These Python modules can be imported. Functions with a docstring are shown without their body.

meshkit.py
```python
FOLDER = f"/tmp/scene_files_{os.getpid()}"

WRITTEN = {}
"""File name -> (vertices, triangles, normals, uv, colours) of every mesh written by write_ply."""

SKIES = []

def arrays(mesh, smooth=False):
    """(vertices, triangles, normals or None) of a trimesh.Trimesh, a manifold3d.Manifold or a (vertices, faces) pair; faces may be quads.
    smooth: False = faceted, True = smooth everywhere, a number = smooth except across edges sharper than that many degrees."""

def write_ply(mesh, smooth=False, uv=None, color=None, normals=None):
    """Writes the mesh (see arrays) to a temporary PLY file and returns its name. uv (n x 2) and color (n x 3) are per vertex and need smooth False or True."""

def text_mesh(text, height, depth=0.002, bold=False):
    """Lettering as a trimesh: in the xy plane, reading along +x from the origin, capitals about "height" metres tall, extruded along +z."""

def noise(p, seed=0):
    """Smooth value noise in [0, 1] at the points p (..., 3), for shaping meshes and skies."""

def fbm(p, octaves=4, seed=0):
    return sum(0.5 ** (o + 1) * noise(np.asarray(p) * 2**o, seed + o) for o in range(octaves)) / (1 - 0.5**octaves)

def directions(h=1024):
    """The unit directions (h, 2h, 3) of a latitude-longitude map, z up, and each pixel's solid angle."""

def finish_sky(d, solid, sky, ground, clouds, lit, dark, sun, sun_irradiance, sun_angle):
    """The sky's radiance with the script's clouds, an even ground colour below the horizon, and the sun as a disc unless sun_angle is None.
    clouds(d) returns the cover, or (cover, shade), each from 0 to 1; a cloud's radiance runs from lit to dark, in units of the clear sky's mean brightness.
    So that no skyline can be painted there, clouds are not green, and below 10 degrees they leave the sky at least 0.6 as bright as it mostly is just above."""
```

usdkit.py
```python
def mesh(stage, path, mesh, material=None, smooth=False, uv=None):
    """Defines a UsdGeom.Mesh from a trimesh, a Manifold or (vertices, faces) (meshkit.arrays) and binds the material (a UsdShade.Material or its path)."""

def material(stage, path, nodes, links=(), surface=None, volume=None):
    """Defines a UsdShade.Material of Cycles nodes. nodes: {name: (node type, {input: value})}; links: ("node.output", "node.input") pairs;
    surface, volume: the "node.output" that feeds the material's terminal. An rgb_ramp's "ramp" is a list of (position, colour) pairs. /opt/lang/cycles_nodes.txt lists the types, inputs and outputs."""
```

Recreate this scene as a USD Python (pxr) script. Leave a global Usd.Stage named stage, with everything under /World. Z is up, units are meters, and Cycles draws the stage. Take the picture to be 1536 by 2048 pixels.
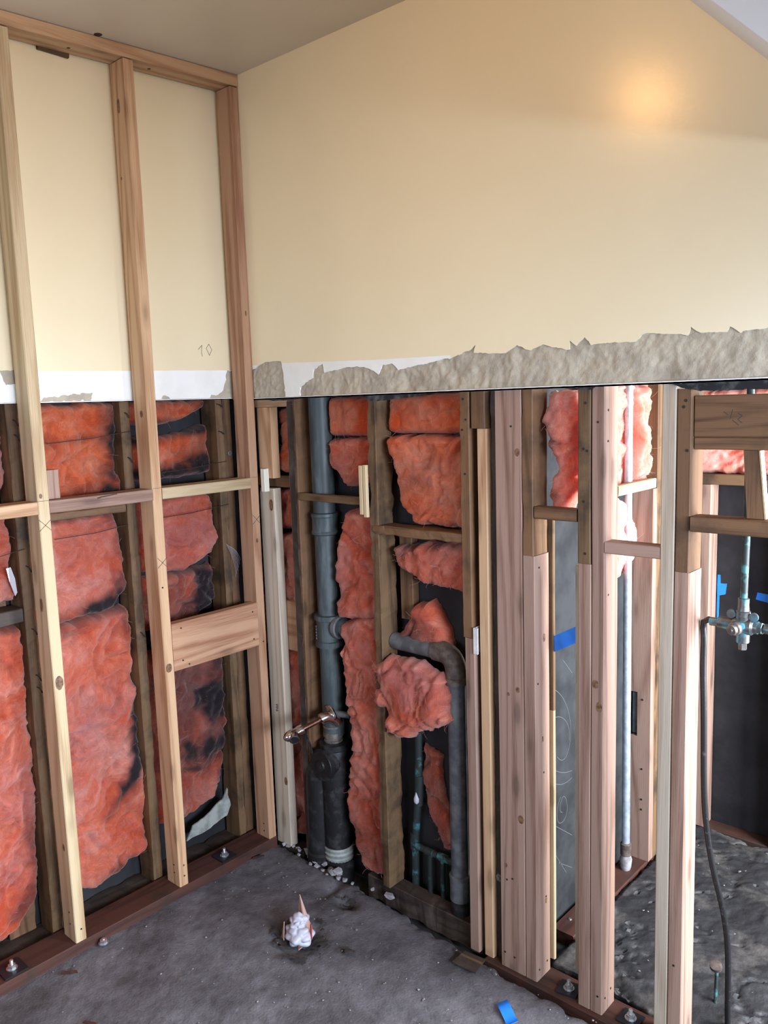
import math, random
import numpy as np, trimesh, shapely, manifold3d
from shapely.geometry import Polygon, Point, LineString
from shapely import affinity
import usdkit, meshkit
from meshkit import fbm, noise
from pxr import Usd, UsdGeom, UsdLux, UsdShade, Gf, Sdf, Vt

stage = Usd.Stage.CreateInMemory()
UsdGeom.SetStageUpAxis(stage, 'Z')
UsdGeom.SetStageMetersPerUnit(stage, 1.0)
UsdGeom.Xform.Define(stage, '/World')
UsdGeom.Scope.Define(stage, '/World/Looks')
T = Sdf.ValueTypeNames
RNG = np.random.default_rng(7)

# ------------------------------------------------------------------ camera
def camera(pos, yaw, pitch, roll, f_px, exposure):
    fw = np.array([-math.cos(yaw) * math.cos(pitch), math.sin(yaw) * math.cos(pitch), -math.sin(pitch)])
    r = np.cross(fw, [0, 0, 1]); r /= np.linalg.norm(r); u = np.cross(r, fw)
    c, s = math.cos(roll), math.sin(roll)
    r, u = c * r + s * u, -s * r + c * u
    cam = UsdGeom.Camera.Define(stage, '/World/camera')
    m = Gf.Matrix4d(*r, 0, *u, 0, *(-fw), 0, *pos, 1)
    cam.AddTransformOp().Set(m)
    cam.CreateHorizontalApertureAttr(24.0)
    cam.CreateVerticalApertureAttr(32.0)
    cam.CreateFocalLengthAttr(24.0 * f_px / 1536)
    cam.CreateClippingRangeAttr(Gf.Vec2f(0.05, 100))
    cam.CreateExposureAttr(exposure)
camera((2.36807, -1.90407, 1.71873), math.radians(47.97), math.radians(7.69), math.radians(-1.79), 1629.0, -2.92)

# ------------------------------------------------------------------ lights
def light_xf(l, pos, target):
    p, t = np.array(pos, float), np.array(target, float)
    z = p - t; z /= np.linalg.norm(z)
    x = np.cross([0, 0, 1], z); x /= np.linalg.norm(x); y = np.cross(z, x)
    l.AddTransformOp().Set(Gf.Matrix4d(*x, 0, *y, 0, *z, 0, *p, 1))
def rect(name, pos, target, w, h, color, intensity):
    l = UsdLux.RectLight.Define(stage, '/World/' + name)
    l.CreateWidthAttr(w); l.CreateHeightAttr(h)
    l.CreateColorAttr(Gf.Vec3f(*color)); l.CreateIntensityAttr(intensity)
    light_xf(l, pos, target)
# daylight: sky seen through the doorway on the right, the window behind, and the small window of the alcove
rect('doorway_daylight', (4.6, -1.25, 1.66), (0, -1.25, 1.66), 2.6, 0.82, (0.85, 0.96, 1.18), 355)
rect('window_daylight', (1.3, -4.7, 1.50), (1.3, 0, 1.50), 2.4, 1.1, (0.84, 0.96, 1.20), 66)
rect('alcove_daylight', (2.98, 0.62, 1.30), (0.5, 0.62, 1.30), 0.7, 1.5, (0.95, 0.98, 1.04), 390)
dome = UsdLux.DomeLight.Define(stage, '/World/sky')
dome.CreateColorAttr(Gf.Vec3f(0.75, 0.87, 1.0)); dome.CreateIntensityAttr(0.6)
bulb = UsdLux.SphereLight.Define(stage, '/World/bulb_light')
bulb.CreateRadiusAttr(0.05); bulb.CreateColorAttr(Gf.Vec3f(1.0, 0.50, 0.16)); bulb.CreateIntensityAttr(560)
bulb.AddTranslateOp().Set(Gf.Vec3d(1.076, -0.92, 2.735))

# ------------------------------------------------------------------ naming helpers
used = {}
def numbered(path):
    n = used.get(path, 0); used[path] = n + 1
    return path if n == 0 else f'{path}_{n:03d}'
def tag(prim, label=None, cat=None, group=None, kind=None):
    for k, v in (('label', label), ('category', cat), ('group', group), ('kind', kind)):
        if v: prim.SetCustomDataByKey(k, v)
    return prim
def thing(name, label, cat, group=None, kind=None, loc=None):
    x = UsdGeom.Xform.Define(stage, numbered('/World/' + name))
    if loc is not None: x.AddTranslateOp().Set(Gf.Vec3d(*map(float, loc)))
    return tag(x.GetPrim(), label, cat, group, kind)
def part(parent, name, mesh, mat, smooth=False, label=None, kind=None):
    base = str(parent.GetPath()) if parent is not None else '/World'
    m = usdkit.mesh(stage, numbered(base + '/' + name), mesh, mat, smooth=smooth)
    return tag(m.GetPrim(), label, kind=kind)
def single(name, mesh, mat, label, cat, group=None, smooth=False, kind=None):
    m = usdkit.mesh(stage, numbered('/World/' + name), mesh, mat, smooth=smooth)
    return tag(m.GetPrim(), label, cat, group, kind)
def struct(name, mesh, mat, label=None, smooth=False):
    m = usdkit.mesh(stage, numbered('/World/' + name), mesh, mat, smooth=smooth)
    return tag(m.GetPrim(), label, kind='structure')
def structx(name, label=None):
    x = UsdGeom.Xform.Define(stage, numbered('/World/' + name))
    return tag(x.GetPrim(), label, kind='structure')

# ------------------------------------------------------------------ materials
def M(name): return f'/World/Looks/{name}'
def wood(name, light, dark, axis='z', rough=0.62, knots=0.5, ring=1.0, dirt=0.0, dirtcol=(0.03, 0.022, 0.016)):
    a, b = 26.0, 1.6
    sc = {'x': (b, a, a), 'y': (a, b, a), 'z': (a, a, b)}[axis]
    fib = {'x': (9, 420, 420), 'y': (420, 9, 420), 'z': (420, 420, 9)}[axis]
    kn = {'x': (4.0, 13, 13), 'y': (13, 4.0, 13), 'z': (13, 13, 4.0)}[axis]
    nodes = {
        'geo': ('geometry', {}), 'obj': ('object_info', {}),
        'rm': ('math', {'math_type': 'multiply', 'value2': 43.0}),
        'cv': ('combine_xyz', {}),
        'map': ('mapping', {'mapping_type': 'point', 'scale': sc}),
        'mapf': ('mapping', {'mapping_type': 'point', 'scale': fib}),
        'mapk': ('mapping', {'mapping_type': 'point', 'scale': kn}),
        'low': ('noise_texture', {'scale': 0.33, 'detail': 1.0, 'distortion': 0.25}),
        'rings': ('math', {'math_type': 'multiply', 'value2': 46.0 * ring}),
        'sin': ('math', {'math_type': 'sine'}),
        'sm': ('map_range', {'from_min': -1.0, 'from_max': 1.0, 'to_min': 0.0, 'to_max': 1.0}),
        'pw': ('math', {'math_type': 'power', 'value2': 2.2}),
        'fine': ('noise_texture', {'scale': 1.0, 'detail': 2.0}),
        'fr': ('map_range', {'from_min': 0.35, 'from_max': 0.75, 'to_min': -0.30, 'to_max': 0.30}),
        'mid': ('noise_texture', {'scale': 1.1, 'detail': 3.0}),
        'mr': ('map_range', {'from_min': 0.3, 'from_max': 0.7, 'to_min': -0.2, 'to_max': 0.25}),
        's1': ('math', {'math_type': 'multiply', 'value2': 0.72}),
        's2': ('math', {'math_type': 'add'}), 's3': ('math', {'math_type': 'add', 'use_clamp': True}),
        'mix': ('mix', {'mix_type': 'mix', 'color1': light, 'color2': dark}),
        'vor': ('voronoi_texture', {'feature': 'f1', 'scale': 1.0, 'randomness': 1.0}),
        'kr': ('rgb_ramp', {'ramp': [(0.0, (knots,) * 3), (0.11, (knots * 0.95,) * 3), (0.17, (knots * 0.35,) * 3), (0.27, (0, 0, 0))]}),
        'kmix': ('mix', {'mix_type': 'mix', 'color2': tuple(c * 0.28 for c in dark)}),
        'dn': ('noise_texture', {'scale': 7.0, 'detail': 5.0, 'roughness': 0.65}),
        'dr': ('map_range', {'from_min': 0.5, 'from_max': 0.68, 'to_min': 0.0, 'to_max': dirt, 'clamp': True}),
        'dmix': ('mix', {'mix_type': 'mix', 'color2': dirtcol}),
        'hv': ('math', {'math_type': 'multiply_add', 'value2': 0.24, 'value3': 0.88}),
        'hsv': ('hsv', {'hue': 0.5, 'saturation': 1.0}),
        'bump': ('bump', {'strength': 0.25, 'distance': 0.0012}),
        'p': ('principled_bsdf', {'roughness': rough, 'specular_ior_level': 0.3}),
    }
    links = [('obj.random', 'rm.value1'), ('rm.value', 'cv.x'), ('rm.value', 'cv.y'), ('rm.value', 'cv.z'),
             ('geo.position', 'map.vector'), ('cv.vector', 'map.location'), ('geo.position', 'mapf.vector'), ('geo.position', 'mapk.vector'), ('cv.vector', 'mapk.location'),
             ('map.vector', 'low.vector'), ('low.fac', 'rings.value1'), ('rings.value', 'sin.value1'), ('sin.value', 'sm.value'), ('sm.result', 'pw.value1'),
             ('mapf.vector', 'fine.vector'), ('fine.fac', 'fr.value'), ('map.vector', 'mid.vector'), ('mid.fac', 'mr.value'),
             ('pw.value', 's1.value1'), ('s1.value', 's2.value1'), ('fr.result', 's2.value2'), ('s2.value', 's3.value1'), ('mr.result', 's3.value2'),
             ('s3.value', 'mix.fac'), ('mapk.vector', 'vor.vector'), ('vor.distance', 'kr.fac'), ('kr.color', 'kmix.fac'), ('mix.color', 'kmix.color1'),
             ('geo.position', 'dn.vector'), ('dn.fac', 'dr.value'), ('dr.result', 'dmix.fac'), ('kmix.color', 'dmix.color1'),
             ('obj.random', 'hv.value1'), ('hv.value', 'hsv.value'), ('dmix.color', 'hsv.color'),
             ('fine.fac', 'bump.height'), ('bump.normal', 'p.normal'), ('hsv.color', 'p.base_color')]
    usdkit.material(stage, M(name), nodes, links, surface='p.BSDF')
    return M(name)
FIR = ((0.50, 0.325, 0.185), (0.30, 0.148, 0.070))
REDFIR = ((0.45, 0.265, 0.155), (0.27, 0.120, 0.062))
PINK = ((0.315, 0.205, 0.155), (0.175, 0.094, 0.065))
PALE = ((0.53, 0.415, 0.25), (0.34, 0.22, 0.11))
GREY = ((0.45, 0.385, 0.30), (0.31, 0.245, 0.175))
OLD = ((0.155, 0.083, 0.040), (0.075, 0.037, 0.018))
OLDT = ((0.150, 0.090, 0.044), (0.068, 0.037, 0.018))
DARK = ((0.045, 0.032, 0.024), (0.018, 0.013, 0.011))
RED = ((0.068, 0.027, 0.019), (0.032, 0.014, 0.011))
W = {}
for ax in 'xyz':
    W['fir' + ax] = wood('fir_' + ax, *FIR, axis=ax)
    W['redfir' + ax] = wood('reddish_fir_' + ax, *REDFIR, axis=ax)
    W['pink' + ax] = wood('pink_fir_' + ax, *PINK, axis=ax)
    W['pale' + ax] = wood('pale_pine_' + ax, *PALE, axis=ax, ring=0.7)
    W['grey' + ax] = wood('weathered_pine_' + ax, *GREY, axis=ax, ring=0.8)
    W['old' + ax] = wood('old_fir_' + ax, *OLD, axis=ax, knots=0.6, dirt=0.55)
    W['oldt' + ax] = wood('old_tan_fir_' + ax, *OLDT, axis=ax, knots=0.7, dirt=0.8)
    W['dark' + ax] = wood('sooty_wood_' + ax, *DARK, axis=ax, dirt=0.6, dirtcol=(0.1, 0.085, 0.07))
    W['red' + ax] = wood('treated_wood_' + ax, *RED, axis=ax, dirt=0.8)

def simple(name, col, rough=0.5, metal=0.0, spec=0.5, col2=None, nscale=20.0, lo=0.4, hi=0.62, bump=0.0, bscale=60.0, bdist=0.002, detail=4.0, sheen=0.0, stretch=None):
    nodes = {'geo': ('geometry', {}), 'n': ('noise_texture', {'scale': nscale, 'detail': detail, 'roughness': 0.6}),
             'r': ('map_range', {'from_min': lo, 'from_max': hi, 'clamp': True}),
             'mix': ('mix', {'mix_type': 'mix', 'color1': col, 'color2': col2 or col}),
             'bn': ('noise_texture', {'scale': bscale, 'detail': 4.0}), 'b': ('bump', {'strength': bump, 'distance': bdist}),
             'p': ('principled_bsdf', {'roughness': rough, 'metallic': metal, 'specular_ior_level': spec, 'sheen_weight': sheen})}
    links = [('geo.position', 'bn.vector'), ('n.fac', 'r.value'), ('r.result', 'mix.fac'), ('mix.color', 'p.base_color')]
    if stretch:
        nodes['mp'] = ('mapping', {'mapping_type': 'point', 'scale': stretch}); links += [('geo.position', 'mp.vector'), ('mp.vector', 'n.vector')]
    else: links += [('geo.position', 'n.vector')]
    if bump: links += [('bn.fac', 'b.height'), ('b.normal', 'p.normal')]
    usdkit.material(stage, M(name), nodes, links, surface='p.BSDF')
    return M(name)
PAINT = simple('cream_paint', (0.81, 0.705, 0.47), 0.27, spec=1.0, col2=(0.795, 0.69, 0.455), nscale=2, bump=0.12, bscale=120, bdist=0.0008)
PRIMER = simple('white_primer', (0.86, 0.87, 0.82), 0.6, col2=(0.80, 0.81, 0.74), nscale=9, bump=0.1)
PLASTER = simple('rough_plaster', (0.47, 0.42, 0.32), 0.95, spec=0.1, col2=(0.37, 0.33, 0.26), nscale=16, bump=0.6, bscale=220, bdist=0.002)
CEIL = simple('ceiling_paint', (0.62, 0.55, 0.44), 0.42, col2=(0.59, 0.52, 0.41), nscale=2)
DIMWALL = simple('tan_wall_paint', (0.30, 0.25, 0.19), 0.6, col2=(0.28, 0.23, 0.17), nscale=2)
WHITE = simple('white_paint', (0.80, 0.84, 0.88), 0.55)
BEAD = simple('metal_bead', (0.62, 0.63, 0.62), 0.5, metal=0.3, col2=(0.8, 0.8, 0.78), nscale=30)
FELT = simple('building_paper', (0.010, 0.010, 0.012), 0.72, spec=0.35, col2=(0.020, 0.020, 0.023), nscale=5, bump=0.35, bscale=14, bdist=0.01)
FELTG = simple('dusty_building_paper', (0.018, 0.020, 0.022), 0.75, spec=0.25, col2=(0.036, 0.039, 0.042), nscale=7, bump=0.4, bscale=11, bdist=0.012)
TORN = simple('torn_paper', (0.012, 0.012, 0.013), 0.9, col2=(0.10, 0.10, 0.095), nscale=28, lo=0.5, hi=0.7, bump=0.5, bscale=60)
def concrete(name):
    nodes = {'geo': ('geometry', {}), 'n1': ('noise_texture', {'scale': 5.0, 'detail': 8.0, 'roughness': 0.68}), 'r1': ('map_range', {'from_min': 0.38, 'from_max': 0.64, 'clamp': True}),
             'm1': ('mix', {'mix_type': 'mix', 'color1': (0.062, 0.058, 0.062), 'color2': (0.135, 0.128, 0.140)}),
             'n2': ('noise_texture', {'scale': 60.0, 'detail': 6.0, 'roughness': 0.7}), 'r2': ('map_range', {'from_min': 0.56, 'from_max': 0.70, 'to_max': 0.65, 'clamp': True}),
             'm2': ('mix', {'mix_type': 'mix', 'color2': (0.040, 0.036, 0.036)}),
             'n3': ('noise_texture', {'scale': 34.0, 'detail': 5.0, 'roughness': 0.7, 'distortion': 0.6}), 'r3': ('map_range', {'from_min': 0.60, 'from_max': 0.72, 'to_max': 0.5, 'clamp': True}),
             'm3': ('mix', {'mix_type': 'mix', 'color2': (0.22, 0.21, 0.215)}),
             'n4': ('noise_texture', {'scale': 130.0, 'detail': 5.0}), 'b': ('bump', {'strength': 0.6, 'distance': 0.003}),
             'p': ('principled_bsdf', {'roughness': 0.82, 'specular_ior_level': 0.3})}
    links = [('geo.position', f'n{k}.vector') for k in (1, 2, 3, 4)] + [('n1.fac', 'r1.value'), ('r1.result', 'm1.fac'), ('m1.color', 'm2.color1'), ('n2.fac', 'r2.value'), ('r2.result', 'm2.fac'),
             ('m2.color', 'm3.color1'), ('n3.fac', 'r3.value'), ('r3.result', 'm3.fac'), ('n4.fac', 'b.height'), ('b.normal', 'p.normal'), ('m3.color', 'p.base_color')]
    usdkit.material(stage, M(name), nodes, links, surface='p.BSDF'); return M(name)
CONC = concrete('concrete_slab')
TARF = simple('tarry_floor', (0.020, 0.020, 0.022), 0.62, spec=0.5, col2=(0.105, 0.096, 0.088), nscale=7, lo=0.52, hi=0.74, bump=0.7, bscale=45, bdist=0.006, detail=9)
EARTH = simple('dark_earth', (0.016, 0.015, 0.015), 0.95, col2=(0.04, 0.036, 0.034), nscale=24, bump=0.5)
RUBBLE = simple('plaster_rubble', (0.30, 0.29, 0.30), 0.9, col2=(0.18, 0.17, 0.17), nscale=40, bump=0.3)
ABS_ = simple('dark_steel_pipe', (0.034, 0.048, 0.050), 0.5, spec=0.5, col2=(0.085, 0.11, 0.112), nscale=14, lo=0.45, hi=0.75, bump=0.15, stretch=(3, 3, 0.6))
GREYPIPE = simple('dull_grey_pipe', (0.058, 0.064, 0.070), 0.55, col2=(0.12, 0.125, 0.13), nscale=22, bump=0.1)
CAST = simple('tarred_cast_iron', (0.009, 0.009, 0.010), 0.5, spec=0.4, col2=(0.045, 0.043, 0.043), nscale=22, lo=0.52, hi=0.75, bump=0.4, bscale=70, bdist=0.002)
RUSTY = simple('rusty_iron', (0.05, 0.034, 0.028), 0.8, col2=(0.10, 0.075, 0.06), nscale=50, bump=0.4)
GALV = simple('galvanised_steel', (0.46, 0.52, 0.58), 0.42, metal=0.55, col2=(0.33, 0.38, 0.44), nscale=40)
BRASS = simple('dull_brass', (0.28, 0.25, 0.21), 0.45, metal=0.6, col2=(0.15, 0.13, 0.12), nscale=40)
SOLDER = simple('tinned_copper', (0.62, 0.58, 0.56), 0.2, metal=1.0, col2=(0.30, 0.17, 0.13), nscale=30, lo=0.5, hi=0.66)
COPPER = simple('copper_tube', (0.42, 0.24, 0.19), 0.28, metal=1.0, col2=(0.22, 0.12, 0.09), nscale=30)
VERD = simple('tarnished_copper', (0.020, 0.030, 0.030), 0.55, metal=0.2, col2=(0.05, 0.18, 0.18), nscale=22, lo=0.56, hi=0.66)
VALVE = simple('tarnished_valve', (0.13, 0.13, 0.12), 0.4, metal=0.7, col2=(0.12, 0.28, 0.34), nscale=34, lo=0.5, hi=0.66, bump=0.3)
RUBBER = simple('black_rubber', (0.008, 0.008, 0.009), 0.45, col2=(0.05, 0.05, 0.052), nscale=70, lo=0.6, hi=0.75)
TAPE = simple('blue_tape', (0.012, 0.20, 0.85), 0.6, col2=(0.02, 0.24, 0.88), nscale=20)
STEEL = simple('zinc_bolt', (0.55, 0.58, 0.60), 0.28, metal=0.9)
PLATE = simple('black_washer', (0.012, 0.013, 0.016), 0.5, metal=0.3)
INK = simple('pencil_and_ink', (0.03, 0.028, 0.026), 0.8)
NAIL = simple('nail_steel', (0.03, 0.025, 0.02), 0.6, metal=0.5)
CHALK = simple('chalk', (0.085, 0.09, 0.092), 0.95)
PAPERW = simple('white_plastic', (0.40, 0.40, 0.46), 0.5)
PAPERB = simple('pinkish_paper', (0.40, 0.25, 0.21), 0.8)
PAPERR = simple('red_paper', (0.36, 0.07, 0.05), 0.8)
BAGW = simple('greyish_liner', (0.30, 0.32, 0.29), 0.6, col2=(0.17, 0.19, 0.17), nscale=25)
SHIMW = simple('pale_shim', (0.66, 0.62, 0.50), 0.7)
SILVER = simple('foil', (0.75, 0.77, 0.85), 0.25, metal=0.8)
WIREM = simple('dark_wire', (0.06, 0.05, 0.045), 0.5, metal=0.6)
FIBRE = simple('glass_fibre', (0.50, 0.22, 0.17), 0.8)
CRUMB = simple('pale_crumbs', (0.27, 0.26, 0.27), 0.9, col2=(0.14, 0.12, 0.11), nscale=80)

def insulation(name, a, b, c, veil=(0.27, 0.12, 0.118)):
    nodes = {'geo': ('geometry', {}), 'w': ('noise_texture', {'scale': 6.0, 'detail': 3.0}),
             'wv': ('vector_math', {'math_type': 'multiply_add', 'vector2': (0.22, 0.22, 0.22)}),
             'n1': ('noise_texture', {'scale': 6.5, 'detail': 7.0, 'roughness': 0.62, 'distortion': 0.4}),
             'r1': ('rgb_ramp', {'ramp': [(0.34, a), (0.48, b), (0.64, c), (0.76, tuple(min(1, v * 1.1 + 0.04) for v in c))]}),
             'n3': ('noise_texture', {'scale': 2.6, 'detail': 6.0, 'roughness': 0.65}), 'r3': ('map_range', {'from_min': 0.48, 'from_max': 0.70, 'to_max': 0.75, 'clamp': True}),
             'mv': ('mix', {'mix_type': 'mix', 'color2': veil}),
             'fm': ('mapping', {'mapping_type': 'point', 'scale': (70, 70, 70)}),
             'n2': ('noise_texture', {'scale': 1.0, 'detail': 6.0, 'roughness': 0.7, 'distortion': 1.2}),
             'r2': ('map_range', {'from_min': 0.3, 'from_max': 0.7, 'to_min': 0.78, 'to_max': 1.22}),
             'hsv': ('hsv', {}), 'at': ('attribute', {'attribute': 'soot'}),
             'mix': ('mix', {'mix_type': 'mix', 'color2': (0.014, 0.012, 0.014)}),
             'b': ('bump', {'strength': 0.7, 'distance': 0.004}),
             'p': ('principled_bsdf', {'roughness': 0.95, 'specular_ior_level': 0.05, 'sheen_weight': 0.2, 'sheen_tint': (1.0, 0.75, 0.68), 'subsurface_weight': 0.55, 'subsurface_scale': 0.012, 'subsurface_radius': (1.0, 0.45, 0.35)}),
             }
    links = [('geo.position', 'w.vector'), ('w.color', 'wv.vector1'), ('geo.position', 'wv.vector3'), ('wv.vector', 'n1.vector'), ('n1.fac', 'r1.fac'),
             ('wv.vector', 'n3.vector'), ('n3.fac', 'r3.value'), ('r3.result', 'mv.fac'), ('r1.color', 'mv.color1'),
             ('wv.vector', 'fm.vector'), ('fm.vector', 'n2.vector'), ('n2.fac', 'r2.value'), ('r2.result', 'hsv.value'), ('mv.color', 'hsv.color'),
             ('hsv.color', 'mix.color1'), ('at.fac', 'mix.fac'), ('n2.fac', 'b.height'), ('b.normal', 'p.normal'), ('mix.color', 'p.base_color')]
    usdkit.material(stage, M(name), nodes, links, surface='p.BSDF')
    return M(name)
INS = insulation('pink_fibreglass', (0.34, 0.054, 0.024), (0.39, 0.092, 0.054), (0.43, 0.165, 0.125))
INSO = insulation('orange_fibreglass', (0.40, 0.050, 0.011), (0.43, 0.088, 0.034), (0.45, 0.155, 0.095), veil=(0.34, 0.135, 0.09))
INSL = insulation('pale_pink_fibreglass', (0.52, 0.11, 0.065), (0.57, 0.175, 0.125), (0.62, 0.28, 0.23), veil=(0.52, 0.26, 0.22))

# ------------------------------------------------------------------ mesh helpers
def cat(*ms): return trimesh.util.concatenate([m for m in ms if m is not None])
def box(x0, x1, y0, y1, z0, z1):
    m = trimesh.creation.box((x1 - x0, y1 - y0, z1 - z0)); m.apply_translation(((x0 + x1) / 2, (y0 + y1) / 2, (z0 + z1) / 2)); return m
SEED = [100]
def lumber(axis, x0, x1, y0, y1, z0, z1, ch=0.0026, wob=0.0012, rough=0.0, slope0=0.0, taper=0.0):
    """a board with eased edges and a slight natural bow; rough adds ragged edges to old timber"""
    lo, hi = np.array([x0, y0, z0], float), np.array([x1, y1, z1], float)
    k = 'xyz'.index(axis); a, b = [i for i in range(3) if i != k]
    if (k, a, b) == (1, 0, 2): a, b = 2, 0
    L = hi[k] - lo[k]; n = max(2, int(L / (0.02 if rough else 0.09)))
    SEED[0] += 1; sd = SEED[0]
    t = np.linspace(0, 1, n + 1)
    wa, wb = hi[a] - lo[a], hi[b] - lo[b]
    prof = []
    for (ca, cb) in ((0, 0), (1, 0), (1, 1), (0, 1)):
        sa, sb = (1 - 2 * ca), (1 - 2 * cb)
        p1, p2 = (ca * wa + sa * ch, cb * wb), (ca * wa, cb * wb + sb * ch)
        prof += [p2, p1] if (ca, cb) in ((0, 0), (1, 1)) else [p1, p2]
    prof = np.array(prof)
    V = np.zeros((n + 1, 8, 3))
    for i, ti in enumerate(t):
        V[i, :, a] = lo[a] + prof[:, 0]; V[i, :, b] = lo[b] + prof[:, 1]; V[i, :, k] = lo[k] + ti * L
    s = t * L
    env = np.sin(np.pi * t)
    for j, ax in enumerate((a, b)):
        V[:, :, ax] += ((noise(np.stack([s * 1.7, s * 0 + 3.1 * j, s * 0], -1), sd) - 0.5) * 2 * wob * env)[:, None]
    if rough:
        q = np.stack([np.repeat(s * 22, 8), np.tile(np.arange(8) // 2 * 5.3, n + 1), np.zeros(8 * (n + 1))], -1)
        d = (fbm(q, 3, sd).reshape(n + 1, 8) - 0.35).clip(0) * rough * 2
        ctr = np.array([lo[a] + wa / 2, lo[b] + wb / 2])
        for j, ax in enumerate((a, b)):
            V[:, :, ax] -= np.sign(V[:, :, ax] - ctr[j]) * d
    v = list(V.reshape(-1, 3)); f = []
    for i in range(n):
        for j in range(8):
            p, q = i * 8 + j, i * 8 + (j + 1) % 8
            f += [(p, q, q + 8), (p, q + 8, p + 8)]
    for i, flip in ((0, True), (n, False)):
        v.append(V[i].mean(0)); c = len(v) - 1
        for j in range(8):
            p, q = i * 8 + j, i * 8 + (j + 1) % 8
            f.append((c, q, p) if flip else (c, p, q))
    m = trimesh.Trimesh(np.array(v), np.array(f), process=False)
    if m.volume < 0: m.invert()
    return m
def tube(pts, r, n=20, closed_ends=True, rs=None):
    P = np.array(pts, float); R = np.full(len(P), r) if rs is None else np.array(rs, float)
    tg = np.gradient(P, axis=0); tg /= np.linalg.norm(tg, axis=1, keepdims=True)
    u = np.cross(tg[0], [0.13, 0.31, 0.94]); u /= np.linalg.norm(u)
    V = []
    ang = np.linspace(0, 2 * np.pi, n, endpoint=False)
    for i in range(len(P)):
        u = u - tg[i] * (u @ tg[i]); u /= np.linalg.norm(u); w = np.cross(tg[i], u)
        V.append(P[i] + R[i] * (np.cos(ang)[:, None] * u + np.sin(ang)[:, None] * w))
    v = list(np.concatenate(V)); f = []
    for i in range(len(P) - 1):
        for j in range(n):
            p, q = i * n + j, i * n + (j + 1) % n
            f += [(p, q, q + n), (p, q + n, p + n)]
    if closed_ends:
        for i, flip in ((0, True), (len(P) - 1, False)):
            v.append(P[i]); c = len(v) - 1
            for j in range(n):
                p, q = i * n + j, i * n + (j + 1) % n
                f.append((c, q, p) if flip else (c, p, q))
    return trimesh.Trimesh(np.array(v), np.array(f), process=False)
def lathe(p0, axis, prof, n=24):
    """prof: (distance along axis, radius) pairs"""
    ax = np.array(axis, float); ax /= np.linalg.norm(ax)
    ds = [(d, r) for d, r in prof]
    P = [np.array(p0) + ax * d for d, r in ds]
    u = np.cross(ax, [0.13, 0.31, 0.94]); u /= np.linalg.norm(u); w = np.cross(ax, u)
    ang = np.linspace(0, 2 * np.pi, n, endpoint=False)
    ring = np.cos(ang)[:, None] * u + np.sin(ang)[:, None] * w
    v = list(np.concatenate([P[i] + ds[i][1] * ring for i in range(len(P))])); f = []
    for i in range(len(P) - 1):
        for j in range(n):
            p, q = i * n + j, i * n + (j + 1) % n
            f += [(p, q, q + n), (p, q + n, p + n)]
    for i, flip in ((0, True), (len(P) - 1, False)):
        v.append(P[i]); c = len(v) - 1
        for j in range(n):
            p, q = i * n + j, i * n + (j + 1) % n
            f.append((c, q, p) if flip else (c, p, q))
    return trimesh.Trimesh(np.array(v), np.array(f), process=False)
def bez(p0, p1, p2, n=10):
    t = np.linspace(0, 1, n)[:, None]; p0, p1, p2 = map(np.array, (p0, p1, p2))
    return (1 - t) ** 2 * p0 + 2 * t * (1 - t) * p1 + t ** 2 * p2
def spline(pts, n=60):
    from scipy.interpolate import CubicSpline
    P = np.array(pts, float); s = np.r_[0, np.cumsum(np.linalg.norm(np.diff(P, axis=0), axis=1))]
    return CubicSpline(s, P)(np.linspace(0, s[-1], n))
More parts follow.
